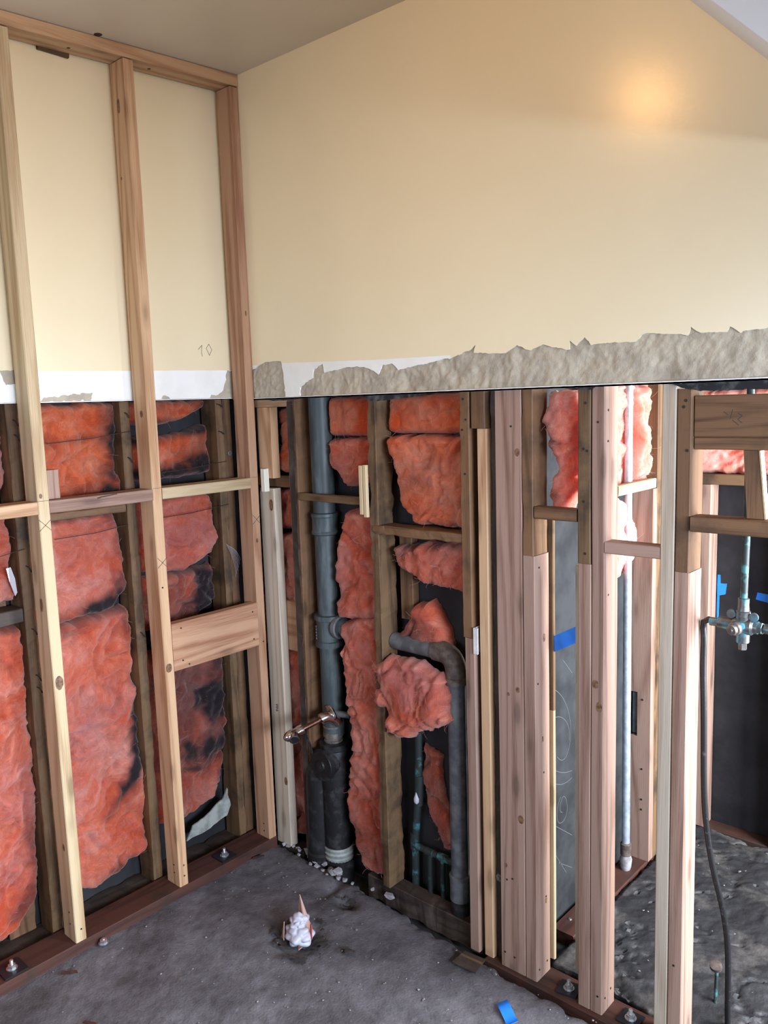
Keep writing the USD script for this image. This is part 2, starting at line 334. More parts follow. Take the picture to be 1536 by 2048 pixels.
def plate_on(plane, poly, c0, c1):
    """extrude a polygon drawn in wall coordinates: plane 'L' = (y, z) along x, 'B' = (x, z) along y, 'F' = (x, y) along z"""
    g = poly if isinstance(poly, (Polygon, shapely.MultiPolygon)) else Polygon(poly).buffer(0)
    ms = [trimesh.creation.extrude_polygon(q, abs(c1 - c0), engine='earcut') for q in getattr(g, 'geoms', [g]) if q.area > 1e-7]
    m = cat(*ms); v = m.vertices.copy(); lo = min(c0, c1)
    if plane == 'L': v = np.stack([v[:, 2] + lo, v[:, 0], v[:, 1]], 1)
    elif plane == 'B': v = np.stack([v[:, 0], v[:, 2] + lo, v[:, 1]], 1)
    else: v = np.stack([v[:, 0], v[:, 1], v[:, 2] + lo], 1)
    m = trimesh.Trimesh(v, m.faces, process=False)
    if m.volume < 0: m.invert()
    return m
def jag(pts, amp, step, seed, closed=False):
    """subdivide a polyline and jitter it"""
    P = np.array(pts, float); out = []
    if closed: P = np.vstack([P, P[:1]])
    for i in range(len(P) - 1):
        n = max(1, int(np.linalg.norm(P[i + 1] - P[i]) / step))
        for k in range(n): out.append(P[i] + (P[i + 1] - P[i]) * k / n)
    if not closed: out.append(P[-1])
    out = np.array(out)
    q = np.stack([out[:, 0] / step * 0.6, out[:, 1] / step * 0.6, np.zeros(len(out))], -1)
    out[:, 0] += (fbm(q, 3, seed) - 0.5) * 2 * amp; out[:, 1] += (fbm(q, 3, seed + 50) - 0.5) * 2 * amp
    return out
def strokes(plane, lines, c, w=0.0012, d=0.0006):
    ms = []
    for l in lines: ms.append(plate_on(plane, LineString(l).buffer(w / 2, cap_style=2), c, c + d))
    return cat(*ms)
def batt_mesh(plane, poly, back, thick, sgn, seed, step=0.0065, lump=0.016, edge=0.035, jagamp=0.010):
    P = jag(jag(poly, jagamp, 0.018, seed, closed=True), jagamp * 0.5, 0.006, seed + 9, closed=True)
    g = Polygon(P).buffer(0)
    if g.geom_type != 'Polygon': g = max(g.geoms, key=lambda q: q.area)
    x0, y0, x1, y1 = g.bounds
    xs, ys = np.arange(x0 - step, x1 + 2 * step, step), np.arange(y0 - step, y1 + 2 * step, step)
    X, Y = np.meshgrid(xs, ys, indexing='ij')
    pts = shapely.points(X.ravel(), Y.ravel())
    ins = shapely.contains(g, pts); d = shapely.distance(g.exterior, pts)
    near = (~ins) & (d < step * 1.5)
    ids = np.where(near)[0]
    XY = np.stack([X.ravel(), Y.ravel()], 1)
    if len(ids):
        loc = shapely.line_locate_point(g.exterior, pts[ids]); q = shapely.line_interpolate_point(g.exterior, loc)
        XY[ids] = np.stack([shapely.get_x(q), shapely.get_y(q)], 1); d[ids] = 0
    ok = ins | near
    nx, ny = X.shape; idx = np.arange(nx * ny).reshape(nx, ny)
    a, b, c, e = idx[:-1, :-1].ravel(), idx[1:, :-1].ravel(), idx[1:, 1:].ravel(), idx[:-1, 1:].ravel()
    cell = ok[a] & ok[b] & ok[c] & ok[e] & (ins[a] | ins[b] | ins[c] | ins[e])
    F = np.concatenate([np.stack([a, b, c], 1)[cell], np.stack([a, c, e], 1)[cell]])
    use = np.unique(F); remap = -np.ones(nx * ny, int); remap[use] = np.arange(len(use)); F = remap[F]
    uv, dd = XY[use], np.where(ins[use], d[use], 0)
    t = np.clip(dd / edge, 0, 1); puff = np.sqrt(1 - (1 - t) ** 2)
    q = np.concatenate([uv * 9, np.full((len(uv), 1), seed * 1.7)], 1)
    warp = np.stack([fbm(q * 0.8, 3, seed), fbm(q * 0.8 + 7, 3, seed + 1), np.zeros(len(uv))], -1)
    n = fbm(q * 0.9 + warp * 2.6, 4, seed + 2)
    ridge = 1 - np.abs(2 * fbm(q * 0.75 + warp * 2.2, 4, seed + 3) - 1) * 3.0
    fine = fbm(np.concatenate([uv * 55, np.zeros((len(uv), 1))], 1) + warp * 3, 3, seed + 4) - 0.5
    h = puff * (thick + lump * 2.2 * (n - 0.5) - lump * 0.9 * np.clip(ridge, 0, 1) ** 2 + 0.012 * fine) + 0.004
    # keep only a shell: front surface, and a flat back joined round the boundary
    fr = np.zeros((len(uv), 3)); bk = np.zeros((len(uv), 3))
    k = {'L': 0, 'B': 1}[plane]; o = [1, 2] if plane == 'L' else [0, 2]
    fr[:, o] = uv; bk[:, o] = uv; fr[:, k] = back + sgn * np.maximum(h, 0.003); bk[:, k] = back
    m = trimesh.Trimesh(fr, F, process=False)
    e_ = m.edges_sorted; uq, cnt = np.unique(e_, axis=0, return_counts=True)
    bset = {tuple(x) for x in uq[cnt == 1]}
    N = len(uv); side = []
    for (p, r_) in m.edges:
        if (min(p, r_), max(p, r_)) in bset: side += [(r_, p, p + N), (r_, p + N, r_ + N)]
    allf = np.concatenate([F, F[:, ::-1] + N, np.array(side)])
    M_ = trimesh.Trimesh(np.concatenate([fr, bk]), allf, process=False)
    if M_.volume < 0: M_.invert()
    return M_, fr, uv
NB = [0]
def batt(label, plane, poly, back, thick, mat, soot=(), edge_soot=(), fibres=160, group=None, name='insulation_batt', edge=0.020, lump=0.022, jagamp=0.010):
    """soot: blobs (u, v, radius_u, radius_v, angle_deg, strength) of black dirt caught in the fibres"""
    NB[0] += 1; sd = NB[0] * 13
    sgn = 1 if plane == 'L' else -1
    m, fr, uv = batt_mesh(plane, poly, back, thick, sgn, sd, edge=edge, lump=lump, jagamp=jagamp)
    t = thing(name, label, 'insulation', group)
    p = part(t, 'fibreglass', m, mat, smooth=True)
    s = np.zeros(len(uv))
    for (cu, cv, ru, rv, an, st) in soot:
        a = math.radians(an); du, dv = uv[:, 0] - cu, uv[:, 1] - cv
        x, y = (du * math.cos(a) + dv * math.sin(a)) / (ru * 1.3), (-du * math.sin(a) + dv * math.cos(a)) / (rv * 1.3)
        r2 = np.sqrt(x * x + y * y) + (fbm(np.concatenate([uv * 16, np.full((len(uv), 1), sd)], 1), 4, sd) - 0.5) * 1.5
        s = np.maximum(s, st * np.clip((1.75 - r2) / 1.3, 0, 1) ** 1.2)
    pv = UsdGeom.PrimvarsAPI(p).CreatePrimvar('soot', T.FloatArray, 'vertex')
    pv.Set(Vt.FloatArray.FromNumpy(np.concatenate([s, s]).astype(np.float32)))
    # loose glass fibres that stand off the surface
    r = np.random.default_rng(sd)
    fibres = int(fibres * 0.3); k = r.integers(0, len(fr), fibres)
    pts = []
    nrm = np.zeros(3); nrm[0 if plane == 'L' else 1] = sgn
    for i in k:
        d = r.normal(size=3); d -= nrm * (d @ nrm) * 0.5; d /= np.linalg.norm(d)
        e = r.normal(size=3) * 0.4
        ln = r.uniform(0.008, 0.03)
        q = fr[i] - nrm * 0.002
        for j in range(4):
            pts.append(q + (d + e * j * 0.35) * ln * j / 3 + nrm * ln * 0.30 * math.sin(j / 3 * 2.6))
    c = UsdGeom.BasisCurves.Define(stage, numbered(str(t.GetPath()) + '/loose_fibres'))
    c.CreateTypeAttr('linear')
    c.CreateCurveVertexCountsAttr(Vt.IntArray([4] * fibres))
    c.CreatePointsAttr(Vt.Vec3fArray.FromNumpy(np.array(pts, np.float32)))
    c.CreateWidthsAttr(Vt.FloatArray([0.0004])); c.SetWidthsInterpolation('constant')
    UsdShade.MaterialBindingAPI.Apply(c.GetPrim()).Bind(UsdShade.Material.Get(stage, FIBRE))
    tag(c.GetPrim(), kind='stuff')
    return t

# ================================================================== THE SETTING
CZ = lambda x, y: 2.8626 + 0.0496 * y - 0.01 * x
# ---- concrete slab with a broken edge along the back wall
EDGE = np.array([(-0.02, 0.052), (0.12, 0.043), (0.35, 0.040), (0.545, 0.034), (0.793, 0.006), (1.077, -0.008), (1.306, -0.021), (1.6, -0.036), (2.4, -0.05), (4.1, -0.05)])
def slab():
    xs = np.r_[np.arange(-0.13, 1.9, 0.010), np.arange(1.9, 4.05, 0.08)]
    t = np.r_[np.linspace(0, 0.32, 140), np.linspace(0.325, 1, 40)[1:]]
    ex = np.interp(xs, EDGE[:, 0], EDGE[:, 1]) + (fbm(np.stack([xs * 28, xs * 0, xs * 0], -1), 4, 5) - 0.5) * 0.03
    X = np.repeat(xs[:, None], len(t), 1); Y = ex[:, None] - t[None, :] * 4.05
    q = np.stack([X, Y, X * 0], -1)
    Z = -0.003 + (fbm(q * 7, 4, 3) - 0.5) * 0.009 + (fbm(q * 45, 3, 9) - 0.5) * 0.005
    ed = np.clip(1 - (ex[:, None] - Y) / 0.05, 0, 1); Z -= ed ** 2 * 0.018 * (0.4 + 1.2 * fbm(q * 18, 3, 12))
    Z -= 0.030 * np.exp(-(((X - 0.49) / 0.075) ** 2 + ((Y + 0.30) / 0.075) ** 2) ** 1.3) * (0.7 + 0.6 * fbm(q * 30, 3, 21))
    Z -= 0.035 * np.exp(-(((X - 0.47) / 0.045) ** 2 + ((Y + 0.06) / 0.03) ** 2))
    Z -= 0.02 * np.exp(-(((X - 0.38) / 0.025) ** 2 + ((Y + 0.05) / 0.08) ** 2)) * fbm(q * 20, 2, 4)
    nx, ny = X.shape
    top = np.stack([X, Y, Z], -1).reshape(-1, 3)
    idx = np.arange(nx * ny).reshape(nx, ny)
    a, b, c, d = idx[:-1, :-1].ravel(), idx[1:, :-1].ravel(), idx[1:, 1:].ravel(), idx[:-1, 1:].ravel()
    F = np.concatenate([np.stack([a, c, b], 1), np.stack([a, d, c], 1)])
    lip = top[idx[:, 0]].copy(); lip[:, 2] = -0.11; lip[:, 1] += 0.006
    li = len(top) + np.arange(nx)
    F2 = np.concatenate([np.stack([idx[:-1, 0], idx[1:, 0], li[1:]], 1), np.stack([idx[:-1, 0], li[1:], li[:-1]], 1)])
    return trimesh.Trimesh(np.vstack([top, lip]), np.vstack([F, F2]), process=False)
struct('floor', slab(), CONC, smooth=35)
# ---- rough tarry floor of the alcove behind the stud wall
def alcove_floor():
    xs, ys = np.arange(1.165, 3.0, 0.009), np.arange(0.150, 1.245, 0.009)
    X, Y = np.meshgrid(xs, ys, indexing='ij'); q = np.stack([X, Y, X * 0], -1)
    w = fbm(q * 5, 3, 31)
    Z = -0.032 + (fbm(q * 8, 4, 33) - 0.5) * 0.028 + (fbm(q * 38, 3, 35) - 0.5) * 0.012
    cr = np.abs(fbm(q * 6 + w[..., None] * 1.5, 4, 37) - 0.5); Z -= 0.012 * np.clip(1 - cr / 0.02, 0, 1)
    Y2 = Y.copy(); Y2[:, 0] += (fbm(np.stack([xs * 25, xs * 0, xs * 0], -1), 3, 39) - 0.5) * 0.02
    X2 = X.copy(); X2[0, :] += (fbm(np.stack([ys * 25, ys * 0, ys * 0], -1), 3, 40) - 0.5) * 0.025
    top = np.stack([X2, Y2, Z], -1).reshape(-1, 3); nx, ny = X.shape
    idx = np.arange(nx * ny).reshape(nx, ny)
    a, b, c, d = idx[:-1, :-1].ravel(), idx[1:, :-1].ravel(), idx[1:, 1:].ravel(), idx[:-1, 1:].ravel()
    F = [np.stack([a, b, c], 1), np.stack([a, c, d], 1)]
    V = [top]
    for ring, o in ((idx[:, 0], (0, -0.004)), (idx[0, :][::-1], (-0.004, 0))):
        lip = top[ring].copy(); lip[:, 2] = -0.11; lip[:, 0] += o[0]; lip[:, 1] += o[1]
        li = sum(len(v) for v in V) + np.arange(len(ring)); V.append(lip)
        F += [np.stack([ring[:-1], li[:-1], li[1:]], 1), np.stack([ring[:-1], li[1:], ring[1:]], 1)]
    return trimesh.Trimesh(np.vstack(V), np.vstack(F), process=False)
struct('floor', alcove_floor(), TARF, smooth=40)
struct('floor', box(-0.4, 4.1, -0.3, 1.5, -0.2, -0.075), EARTH)
# ---- ceiling and the sloped soffit at upper right
def ceiling():
    v = []
    for x in (-0.14, 4.1):
        for y in (-4.1, 0.034):
            v += [(x, y, CZ(x, y)), (x, y, CZ(x, y) + 0.05)]
    m = trimesh.convex.convex_hull(np.array(v)); return m
struct('ceiling', ceiling(), CEIL)
def soffit():
    C = 2.588 + 1.0175 * 1.593
    v = []
    for x in (1.36, 2.0):
        zb = C - 1.0175 * x
        for y in (-0.535, 0.029):
            v += [(x, y, zb), (x, y, 2.84)]
    return trimesh.convex.convex_hull(np.array(v))
struct('trim', soffit(), WHITE, label='white sloped soffit at the upper right of the back wall')
# ---- back wall: cream paint over rough plaster, torn off below
PEEL = [(0.005, 1.853), (0.071, 1.874), (0.158, 1.873), (0.166, 1.832), (0.171, 1.764), (0.173, 1.747), (0.25, 1.747), (0.251, 1.777), (0.316, 1.809), (0.325, 1.837), (0.367, 1.851), (0.373, 1.823), (0.402, 1.826), (0.472, 1.834), (0.529, 1.835), (0.587, 1.824), (0.617, 1.807), (0.637, 1.834), (0.679, 1.836), (0.703, 1.815), (0.847, 1.834), (0.912, 1.841), (0.975, 1.858), (0.996, 1.871), (0.988, 1.849), (1.093, 1.842), (1.134, 1.861), (1.173, 1.845), (1.219, 1.858), (1.242, 1.849), (1.291, 1.838), (1.294, 1.861), (1.311, 1.849), (1.337, 1.868), (1.351, 1.849), (1.472, 1.846), (1.497, 1.866), (1.584, 1.856), (1.602, 1.85), (1.611, 1.869), (1.631, 1.856), (1.694, 1.852), (1.701, 1.865), (1.721, 1.85), (1.781, 1.855), (2.3, 1.87), (2.6, 1.85), (4.02, 1.86)]
pe = jag(PEEL, 0.0035, 0.006, 61)
BAND = [(-0.16, 1.864), (0.152, 1.866), (0.60, 1.852), (0.903, 1.848), (0.95, 1.80)]
wall_b = Polygon(list(map(tuple, pe)) + [(4.02, CZ(4.02, 0.03)), (-0.13, CZ(-0.13, 0.03)), (-0.13, 1.853)]).buffer(0)
low = Polygon(BAND + [(0.95, 1.70), (-0.16, 1.70)])
wb = structx('wall_back', 'cream painted upper back wall over torn plaster')
part(wb, 'paint', plate_on('B', wall_b.difference(low), 0.030, 0.040), PAINT)
part(wb, 'primer', plate_on('B', wall_b.intersection(low), 0.0306, 0.040), PRIMER)
def rough_plaster():
    xs, zs = np.arange(-0.13, 2.3, 0.0045), np.arange(1.744, 1.90, 0.0045)
    X, Z = np.meshgrid(xs, zs, indexing='ij'); q = np.stack([X, Z, X * 0], -1)
    w = fbm(q * 10, 3, 71)[..., None]
    d = (fbm(q * [34, 20, 1] + w * 2.5, 4, 73) - 0.5) * 0.009 + (fbm(q * 90, 3, 75) - 0.5) * 0.006
    ga = np.clip(0.34 - fbm(q * 9, 3, 78), 0, 1) * 0.05
    Y = 0.0345 + d * 0.9 + ga
    Y = np.maximum(Y, 0.0312)
    nx, ny = X.shape; top = np.stack([X, Y, Z], -1).reshape(-1, 3)
    idx = np.arange(nx * ny).reshape(nx, ny)
    a, b, c, e = idx[:-1, :-1].ravel(), idx[1:, :-1].ravel(), idx[1:, 1:].ravel(), idx[:-1, 1:].ravel()
    F = [np.stack([a, b, c], 1), np.stack([a, c, e], 1)]
    lip = top[idx[:, 0]].copy(); lip[:, 1] = 0.0455; li = len(top) + np.arange(nx)
    F += [np.stack([idx[:-1, 0], li[:-1], li[1:]], 1), np.stack([idx[:-1, 0], li[1:], idx[1:, 0]], 1)]
    return trimesh.Trimesh(np.vstack([top, lip]), np.vstack(F), process=False)
part(wb, 'plaster', rough_plaster(), PLASTER, smooth=50)
part(wb, 'plaster_core', box(-0.13, 4.02, 0.0405, 0.0455, 1.90, 2.8), PLASTER)
struct('trim', cat(box(-0.005, 2.3, 0.0275, 0.0455, 1.7405, 1.7445), box(-0.005, 2.3, 0.0275, 0.0295, 1.7405, 1.7475)), BEAD, label='thin pale metal bead under the torn plaster')
# building paper behind the studs of the left part of the back wall
struct('wall_back', box(-0.232, 1.056, 0.164, 0.170, -0.07, 2.0), FELT, label='black building paper behind the left bays of the back wall')
# ---- left wall: painted plaster above, building paper below
wl = structx('wall_left', 'cream plaster upper left wall with a white band at its bottom edge')
full = Polygon([(-4.05, 1.752), (0.032, 1.752), (0.032, CZ(-0.1, 0.03)), (-4.05, CZ(-0.1, -4.05))])
patches = shapely.union_all([Polygon(jag(p, 0.006, 0.006, 80 + i, closed=True)).buffer(0) for i, p in enumerate((
    [(-0.845, 1.845), (-0.797, 1.848), (-0.795, 1.807), (-0.827, 1.803)],
    [(-0.73, 1.750), (-0.72, 1.764), (-0.66, 1.768), (-0.613, 1.776), (-0.554, 1.778), (-0.562, 1.753)],
    [(-0.10, 1.750), (-0.09, 1.762), (-0.05, 1.766), (-0.03, 1.79), (-0.012, 1.85), (0.04, 1.852), (0.04, 1.75)],
    [(-0.30, 1.750), (-0.29, 1.765), (-0.27, 1.758), (-0.26, 1.750)]))])
low = Polygon(jag([(-4.06, 1.842), (-0.7, 1.8445), (0.04, 1.853)], 0.0012, 0.02, 90).tolist() + [(0.04, 1.7), (-4.06, 1.7)])
part(wl, 'paint', plate_on('L', full.difference(low).difference(patches), -0.107, -0.0950), PAINT)
part(wl, 'primer', plate_on('L', full.intersection(low).difference(patches), -0.107, -0.0955), PRIMER)
part(wl, 'plaster', plate_on('L', full, -0.114, -0.0975), PLASTER)
part(wl, 'pencil_mark', strokes('L', [[(-0.135, 1.925), (-0.118, 1.94), (-0.122, 1.915), (-0.118, 1.90)], [(-0.10, 1.93), (-0.088, 1.945), (-0.076, 1.925), (-0.088, 1.905), (-0.10, 1.93)]], -0.0951, 0.0014), GREYPIPE)
struct('wall_left', box(-0.232, -0.226, -4.0, 0.16, -0.07, 1.9), FELT, label='black building paper behind the left wall')
part(wl, 'plaster_edge', box(-0.118, -0.094, -4.0, 0.02, 1.7485, 1.7515), BEAD)
# ---- walls behind and beside the camera, with the doorway and the window that light the room
wr = structx('wall_right')
part(wr, 'wall_panel', cat(box(3.3, 3.4, -3.5, -2.35, -0.1, 2.9), box(3.3, 3.4, -0.15, 0.03, -0.1, 2.9), box(3.3, 3.4, -2.35, -0.15, 1.80, 2.9)), DIMWALL)
wq = structx('wall_rear')
part(wq, 'wall_panel', cat(box(-0.14, 0.45, -3.5, -3.4, -0.1, 2.9), box(2.25, 3.4, -3.5, -3.4, -0.1, 2.9), box(0.45, 2.25, -3.5, -3.4, -0.1, 1.05), box(0.45, 2.25, -3.5, -3.4, 1.95, 2.9)), DIMWALL)
# ---- alcove shell: black building paper on framing
struct('wall_alcove', box(1.0, 3.0, 1.325, 1.331, -0.07, 2.4), FELT, label='black building paper on the far alcove wall')
struct('wall_alcove', box(1.056, 1.062, 0.17, 1.325, -0.07, 2.3), FELTG, label='dusty black building paper on the alcove side wall')
struct('wall_alcove', cat(box(3.0, 3.06, 0.03, 1.4, -0.1, 0.5), box(3.0, 3.06, 0.03, 0.26, 0.5, 2.1), box(3.0, 3.06, 0.98, 1.4, 0.5, 2.1), box(3.0, 3.06, 0.03, 1.4, 2.1, 2.5)), FELT)
struct('ceiling', box(0.9, 3.06, 0.05, 1.4, 2.4, 2.45), FELT)
CHALKM = (strokes('L', [
    spline([(0.335, 0.78), (0.39, 0.74), (0.44, 0.66), (0.45, 0.58), (0.42, 0.52), (0.36, 0.54)], 24),
    spline([(0.34, 0.68), (0.40, 0.66), (0.435, 0.62), (0.44, 0.57)], 16), spline([(0.33, 0.51), (0.40, 0.47), (0.46, 0.455)], 10), spline([(0.34, 0.455), (0.40, 0.43), (0.46, 0.43)], 10),
    spline([(0.385, 0.39), (0.36, 0.35), (0.375, 0.30), (0.41, 0.30), (0.425, 0.35), (0.40, 0.385), (0.38, 0.36), (0.395, 0.33)], 26),
    [(0.35, 0.30), (0.46, 0.22)], [(0.34, 0.21), (0.42, 0.10)], [(0.37, 0.16), (0.46, 0.10)], [(0.40, 0.86), (0.46, 0.80)]], 1.0622, 0.0022, 0.0004))
single('chalk_drawing', CHALKM, CHALK, 'chalk scribbles on the dusty black paper between the big stud pairs', 'drawing', kind='stuff')

KNOT = simple('knot_wood', (0.20, 0.105, 0.050), 0.6, col2=(0.085, 0.042, 0.020), nscale=90, lo=0.42, hi=0.6)
def knot(parent, plane, a, b, c, ra, rb, seed=1):
    t_ = np.linspace(0, 2 * np.pi, 26, endpoint=False); k_ = 0.85 + 0.3 * fbm(np.stack([np.cos(t_) * 1.5, np.sin(t_) * 1.5, t_ * 0 + seed], -1), 3, seed)
    P = Polygon(np.stack([a + ra * k_ * np.cos(t_), b + rb * k_ * np.sin(t_)], 1)).buffer(0)
    part(parent, 'knot', plate_on(plane, P, c, c + 0.0012), KNOT)
# ================================================================== LEFT FRAME (new 2x4 wall in front of the old one)
D = 0.079; SW = 0.036
LF = 'new studs of the left frame'
def nails(parent, plane, pts, c, r=0.0032):
    ax = {'L': (1, 0, 0), 'B': (0, -1, 0), 'S': (1, 0, 0)}[plane]
    for a, b in pts:
        p = {'L': (c, a, b), 'B': (a, c, b), 'S': (c, a, b)}[plane]
        part(parent, 'nail', lathe(np.array(p) - np.array(ax) * 0.001, ax, [(0, r), (0.0022, r * 0.9)], 10), NAIL)
def pencil_x(parent, y, z, s=0.018, c=0.0004):
    part(parent, 'pencil_mark', strokes('L', [[(y - s, z + s), (y + s, z - s)], [(y - s, z - s * 0.9), (y + s, z + s * 0.8)]], c, 0.001), INK)
def board(name, label, mat, axis, ext, cat_='board', group=None, pname='board', **kw):
    t = thing(name, label, cat_, group)
    part(t, pname, lumber(axis, *ext, **kw), mat)
    return t
def prism_xz(pts, y0, y1): return plate_on('B', pts, y0, y1)

# top plate follows the slope of the ceiling
def top_plate():
    v = []
    for y in (-1.7, 0.028):
        z = CZ(0, y) - 0.002
        for x in (-D, 0.001):
            v += [(x, y, z), (x, y, z - 0.037)]
    return trimesh.convex.convex_hull(np.array(v))
t = thing('top_plate', 'light fir top plate running along the ceiling above the left studs', 'board')
part(t, 'board', top_plate(), W['firy'])
[part(t, 'knot', lathe((-0.04, y, CZ(0, y) - 0.0388), (0, 0, -1), [(0, 0.006), (0.0006, 0.005)], 12), NAIL) for y in (-0.575, -0.30)]
single('ceiling_hole', lathe((0.012, -0.505, CZ(0, -0.505) + 0.0005), (0, 0, -1), [(0, 0.013), (0.002, 0.011)], 14), RUBBER, 'small dark hole in the ceiling beside the top plate', 'hole')
board('scrap_block', 'short scrap of wood nailed to the left wall under the top plate', W['oldty'], 'y', (-0.094, -0.080, -0.648, -0.552, 2.785, 2.820), 'block')
YS = (-0.8088, -0.4183, -0.006, -1.206)
studlab = ('pale pine stud of the left frame nearest the left edge of the photo', 'light fir stud in the middle of the left frame, between its two neighbours', 'reddish fir stud standing in the corner at the right end of the left frame', 'stud of the left frame beyond the leftmost one in view')
KNOTS_L = ([('L', -0.790, 0.895, -0.0003, 0.013, 0.022), ('L', -0.797, 1.473, -0.0003, 0.005, 0.007), ('B', -0.032, 1.139, -0.8098, 0.008, 0.020), ('B', -0.027, 0.353, -0.8098, 0.006, 0.012)],
           [('L', -0.403, 0.838, -0.0003, 0.011, 0.016), ('L', -0.398, 0.110, -0.0003, 0.003, 0.004), ('B', -0.043, 2.668, -0.4193, 0.007, 0.022), ('B', -0.035, 1.704, -0.4193, 0.008, 0.012), ('B', -0.055, 2.452, -0.4193, 0.002, 0.005)],
           [('L', 0.012, 2.05, -0.0003, 0.003, 0.010), ('L', 0.010, 1.22, -0.0003, 0.005, 0.008)], [])
for i, (y, lab) in enumerate(zip(YS, studlab)):
    t = thing('stud', lab, 'stud')
    part(t, 'board', lumber('z', -D, 0, y, y + SW, 0.034, CZ(0, y) - 0.042, wob=0.0016), W[('palez', 'firz', 'redfirz', 'firz')[i]])
    pencil_x(t, y + SW / 2, (1.385, 1.205, 1.30, 1.36)[i])
    part(t, 'pencil_line', strokes('L', [[(y, 1.458), (y + SW, 1.4575)]], 0.0004, 0.0009), INK)
    nails(t, 'L', [[(y + 0.02, 0.075)], [(y + 0.012, 1.12), (y + 0.02, 0.07)], [(y + 0.02, 0.83)], [(y + 0.02, 0.07)]][i], 0.0)
    for (pl, a, b, c, ra, rb) in KNOTS_L[i]: knot(t, pl, a, b, c, ra, rb, 3 + i)
    for z in ((0.09, 0.13), (0.08, 0.11), (0.06, 0.09), (0.06, 0.09))[i]:
        part(t, 'nail', lathe((-0.03, y + 0.001, z), (0, -1, 0), [(0, 0.003), (0.002, 0.0027)], 8), NAIL)
# the two pieces of a stud left of the frame show only at the very edge
SP = [(-1.17, -0.8088, 'noggin at far left of the left frame, cut off by the photo edge', 'fir'), (YS[0] + SW, YS[1], 'fir noggin between the two leftmost studs of the left frame, ink-marked', 'pink'), (YS[1] + SW, YS[2], 'pale fir noggin between the middle stud and the corner stud', 'pale')]
for (a, b, lab, mt) in SP:
    t = board('noggin', lab, W[mt + 'y'], 'y', (-D, 0, a, b, 1.418, 1.456))
    if mt == 'pink':
        part(t, 'ink_mark', plate_on('L', [(-0.62, 1.449), (-0.605, 1.452), (-0.55, 1.455), (-0.548, 1.4525), (-0.60, 1.4485), (-0.615, 1.445)], 0.0, 0.0006), INK)
board('wood_block', 'short upright wood block behind the noggin beside the leftmost stud', W['pinkz'], 'z', (-0.074, -0.036, YS[0] + SW + 0.001, -0.717, 1.457, 1.545), 'block')
t = board('backing_board', 'wide reddish fir backing board between the middle and corner studs', W['redfiry'], 'y', (-0.037, 0, YS[1] + SW, YS[2], 0.818, 0.986))
nails(t, 'L', [(-0.345, 0.965), (-0.345, 0.85), (-0.03, 0.955), (-0.03, 0.85), (-0.32, 0.83)], 0.0)
board('sill_plate', 'reddish treated sill plate on the concrete under the left studs', W['redy'], 'y', (-0.11, 0.004, -1.8, 0.028, -0.03, 0.034))
board('sill_plate', 'sooty old sill against the foot of the pink insulation at left', W['darky'], 'y', (-0.225, -0.112, -1.8, 0.06, -0.04, 0.020), rough=0.01)
# anchor bolts
def anchor(label, x, y, z, s=0.033, rot=0.0, plate=True, h=0.035, group=None):
    t = thing('anchor_bolt', label, 'bolt', group, loc=(x, y, z))
    if plate:
        m = box(-s, s, -s, s, 0, 0.005); m.apply_transform(trimesh.transformations.rotation_matrix(rot, (0, 0, 1))); part(t, 'square_washer', m, PLATE)
    part(t, 'rod', lathe((0, 0, 0.0), (0, 0, 1), [(k * 0.002, 0.0062 if k % 2 else 0.0052) for k in range(int(h / 0.002))], 14), STEEL)
    part(t, 'nut', lathe((0, 0, 0.005), (0, 0, 1), [(0, 0.0118), (0.001, 0.0125), (0.011, 0.0125), (0.012, 0.0110)], 6), STEEL)
    part(t, 'round_washer', lathe((0, 0, 0.0048), (0, 0, 1), [(0, 0.0165), (0.0022, 0.0165)], 20), STEEL)
anchor('anchor bolt on a black square washer between the middle and corner studs', -0.040, -0.194, 0.034)
anchor('anchor bolt on a black square washer at the lower left corner of the photo', -0.040, -0.996, 0.034, s=0.036)
anchor('small bare bolt standing on the concrete in front of the left sill', 0.024, -0.73, 0.0, plate=False, h=0.022)

# ------------------------------------------------------------------ old left wall behind
LO = -0.120
t = board('old_stud', 'dirty old stud behind the leftmost new stud, with bent nails', W['oldtz'], 'z', (-0.215, LO, -0.826, -0.786, 0.0, 1.747), 'stud', rough=0.004)
for z in (1.70, 1.655, 1.25, 1.05, 0.90, 0.86): part(t, 'bent_nail', tube(spline([(LO, -0.806, z), (LO + 0.008, -0.802, z - 0.004), (LO + 0.009, -0.795, z - 0.02)], 8), 0.0018, 8), NAIL)
t = board('old_stud', 'dirty old stud between the two pink bays of the left wall', W['oldtz'], 'z', (-0.215, LO, -0.447, -0.409, 0.0, 1.747), 'stud', rough=0.004)
for z in (1.71, 1.56, 0.95): part(t, 'bent_nail', tube(spline([(LO, -0.43, z), (LO + 0.008, -0.426, z - 0.004), (LO + 0.009, -0.419, z - 0.018)], 8), 0.0018, 8), NAIL)
t = board('old_stud', 'old tan stud beside the corner, left one of a joined pair', W['oldtz'], 'z', (-0.215, LO, -0.056, -0.022, 0.0, 1.747), 'stud', rough=0.003)
for z in (1.73, 1.63): part(t, 'bent_nail', tube(spline([(LO, -0.05, z), (LO + 0.008, -0.043, z - 0.002), (LO + 0.009, -0.03, z - 0.012)], 8), 0.0018, 8), NAIL)
t = board('old_stud', 'old dark stud beside the corner, right one of a joined pair', W['oldz'], 'z', (-0.215, LO - 0.004, -0.020, 0.018, 0.0, 1.747), 'stud', rough=0.003)
part(t, 'bolt_head', lathe((LO - 0.004, 0.0, 1.545), (1, 0, 0), [(0, 0.010), (0.002, 0.010), (0.003, 0.005), (0.005, 0.005)], 12), BRASS)
